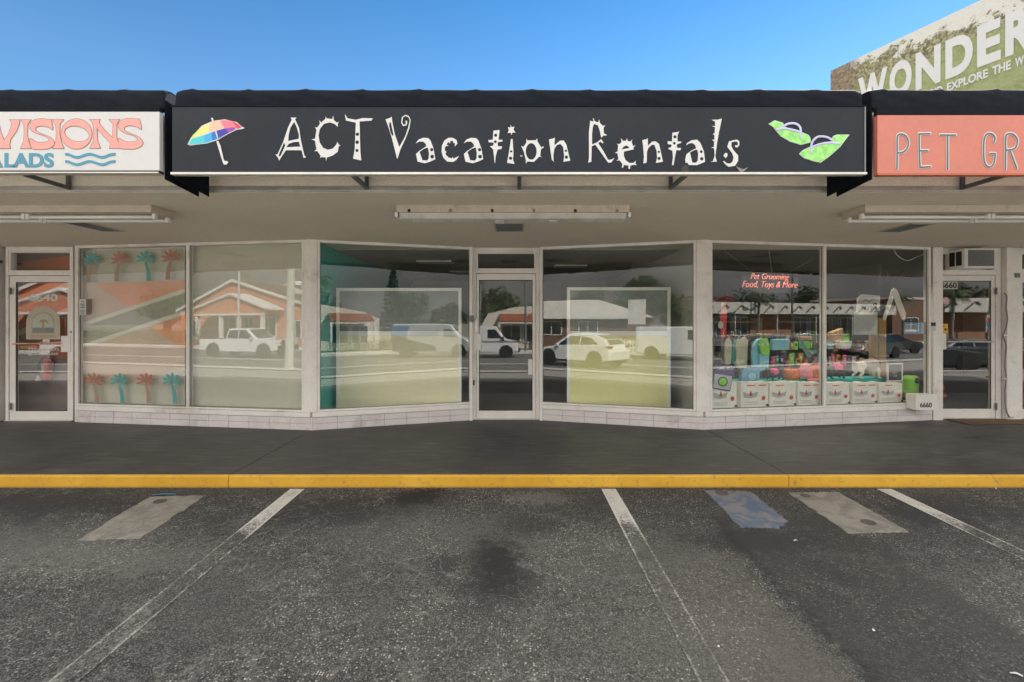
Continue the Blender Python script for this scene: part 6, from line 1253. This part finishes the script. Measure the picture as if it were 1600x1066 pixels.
# mat in front of right door, pipe on the pier, small fittings
M['coir'] = mat('coir_mat', (.13, .085, .05), .95, .25, 30, bmp=1, bs=200); q = MB(); q.box(6.3, 7.45, 6.28, 6.62, .001, .012); tag(q.build('door_mat', M['coir'], None, bev=.004), 'worn brown door mat before the right door', 'door mat')
q = MB(); q.tube(smooth_line([(xx(x, 6.56), 6.568, zz(y, 6.56)) for x, y in ((1570,458),(1574,464),(1573,480),(1575,500),(1571,518),(1568,526),(1573,540),(1571,570),(1573,590),(1571,615),(1573,640),(1578,652))], 5), .008, 8); tag(q.build('cable_pipe', M['grey']), 'thin weathered pipe running down the white pier right of the right door', 'pipe')
for x, y in ((1570, 524), (1570, 592), (1580, 652)): q = MB(); X, Z = xx(x, 6.57), zz(y, 6.57); q.box(X-.03, X+.03, 6.558, 6.579, Z-.012, Z+.012); q.build('clamp', M['alu'], bpy.data.objects['cable_pipe'], bev=.003)
cm_ = empty('security_camera', (7.45, 6.5, 2.42), 'small dome camera under the soffit at the right edge', 'security camera'); q = MB(); q.lathe((7.38, 6.45, 2.499), [(.06, 0), (.06, -.02), (.05, -.05), (.02, -.07)], 16); q.build('dome', M['black'], cm_); q = MB(); q.tube([(7.40, 6.45, 2.45), (7.44, 6.4, 2.39), (7.5, 6.4, 2.36)], .015, 8); q.build('arm', M['white2'], cm_)
q = MB(); q.box(xx(1585, 6.58), xx(1592, 6.58), 6.56, 6.579, zz(434, 6.58), zz(427, 6.58)); tag(q.build('doorbell', M['grey'], None, bev=.003), 'small grey box on the pier right of the pipe', 'doorbell')
q = MB(); q.lathe((xx(1, 6.44), 6.449, zz(409, 6.44)), [(.022, 0), (.018, -.02), (.008, -.025)], 14, ax='y'); tag(q.build('door_bell_button', M['black']), 'small round black fitting high on the white pier at the left edge', 'fitting')
# flag behind the last door
fl = empty('flag', (7.87, 6.76, .2), 'red cloth with a dark starred corner hanging behind the last door at the right', 'flag'); M['maroon'] = mat('maroon_cloth', (.12, .014, .02), .85, .1); M['canton'] = mat('navy_cloth', (.03, .035, .07), .85)
q = MB(); q.box(7.5, 8.24, 6.76, 6.765, .16, 1.75); q.build('field', M['maroon'], fl); q = MB(); q.box(7.5, 8.24, 6.76, 6.765, 1.752, 2.0); q.build('canton', M['canton'], fl)
q = MB()
for i in range(8):
    for j in range(3): q.lathe((7.54+.07*i+(.035 if j % 2 else 0), 6.758, 1.79+j*.07), [(.012, 0), (.012, .0015)], 5, ax='y')
tag(q.build('stars', M['signwhite'], fl), kind=None)

# the lit ceiling spots of the pet shop
for i, (x, y) in enumerate(((3.6, 7.0), (4.6, 7.2), (5.6, 7.4))):
    ld = bpy.data.lights.new('spot_lamp_light', 'SPOT'); ld.energy = 18; ld.spot_size = R(110); ld.spot_blend = .8; ld.color = (1, .86, .68); ld.shadow_soft_size = .05
    lo = bpy.data.objects.new('spot_lamp_light', ld); C.objects.link(lo); lo.location = (x, y, 2.46); lo.rotation_euler = (R(-12), 0, 0)

# densely hung stock behind the window display
random.seed(21)
cols = ['coat_blue', 'pinkfab', 'green', 'coat_cream', 'pado', 'bluepad', 'coat_teal', 'purple', 'padw', 'fered', 'sticky', 'dogbrown']
for k in range(46):
    x = 1206+ (k % 23)*7.4 + random.uniform(-2, 2); y = (533 if k < 23 else 556) + random.uniform(-4, 4); w_, h_ = random.uniform(4, 7.5), random.uniform(9, 20); o = 1.0 + random.uniform(0, .25)
    if 1355 < x < 1388: continue
    r = empty('hanging_packet', tuple(me_ @ Vector((pu(x, 'E', o), o, 1.0))), 'small colourful packet hanging on the rack behind the toy dogs', 'packet', 'packets hanging on the rack behind the window display')
    mm = random.choice(cols); pts = [(x, y), (x+w_, y+random.uniform(-1, 1)), (x+w_+random.uniform(-1, 1), y+h_), (x+random.uniform(-1, 1), y+h_)]
    solid_px('E', o, pts, .03, 'packet', mm, r, .004); solid_px('E', o-.003, [(x+w_*.2, y+h_*.25), (x+w_*.8, y+h_*.25), (x+w_*.8, y+h_*.55), (x+w_*.2, y+h_*.55)], .002, 'label_print', random.choice(['signwhite', 'slate', 'padw']), r, 0)
# plant in a white pot on the rack, glossy poster board and a tall grooming stand
pt = empty('potted_plant', tuple(me_ @ Vector((pu(1318, 'E', .8), .8, 1.0))), 'small green plant in a white patterned pot behind the hot pink vest', 'plant')
solid_px('E', .78, [(1312,533),(1332,533),(1329,545),(1315,545)], .1, 'pot', 'padw', pt, .008); q = MB(me_)
for k in range(26):
    u, z = pl(1322+random.uniform(-5, 5), 533, 'E', .83); q.add([(u, .83, z), (u+.01, .83, z), (u+random.uniform(-.08, .08), .83+random.uniform(-.05, .05), z+random.uniform(.08, .22))], [(0, 1, 2)])
q.build('foliage', M['green'], pt)
bk = solid_px('E', .86, [(1300,520),(1318,513),(1318,532),(1302,534)], .1, 'wicker_basket', 'wood', None, .01); tag(bk, 'tan basket tilted beside the potted plant', 'basket')
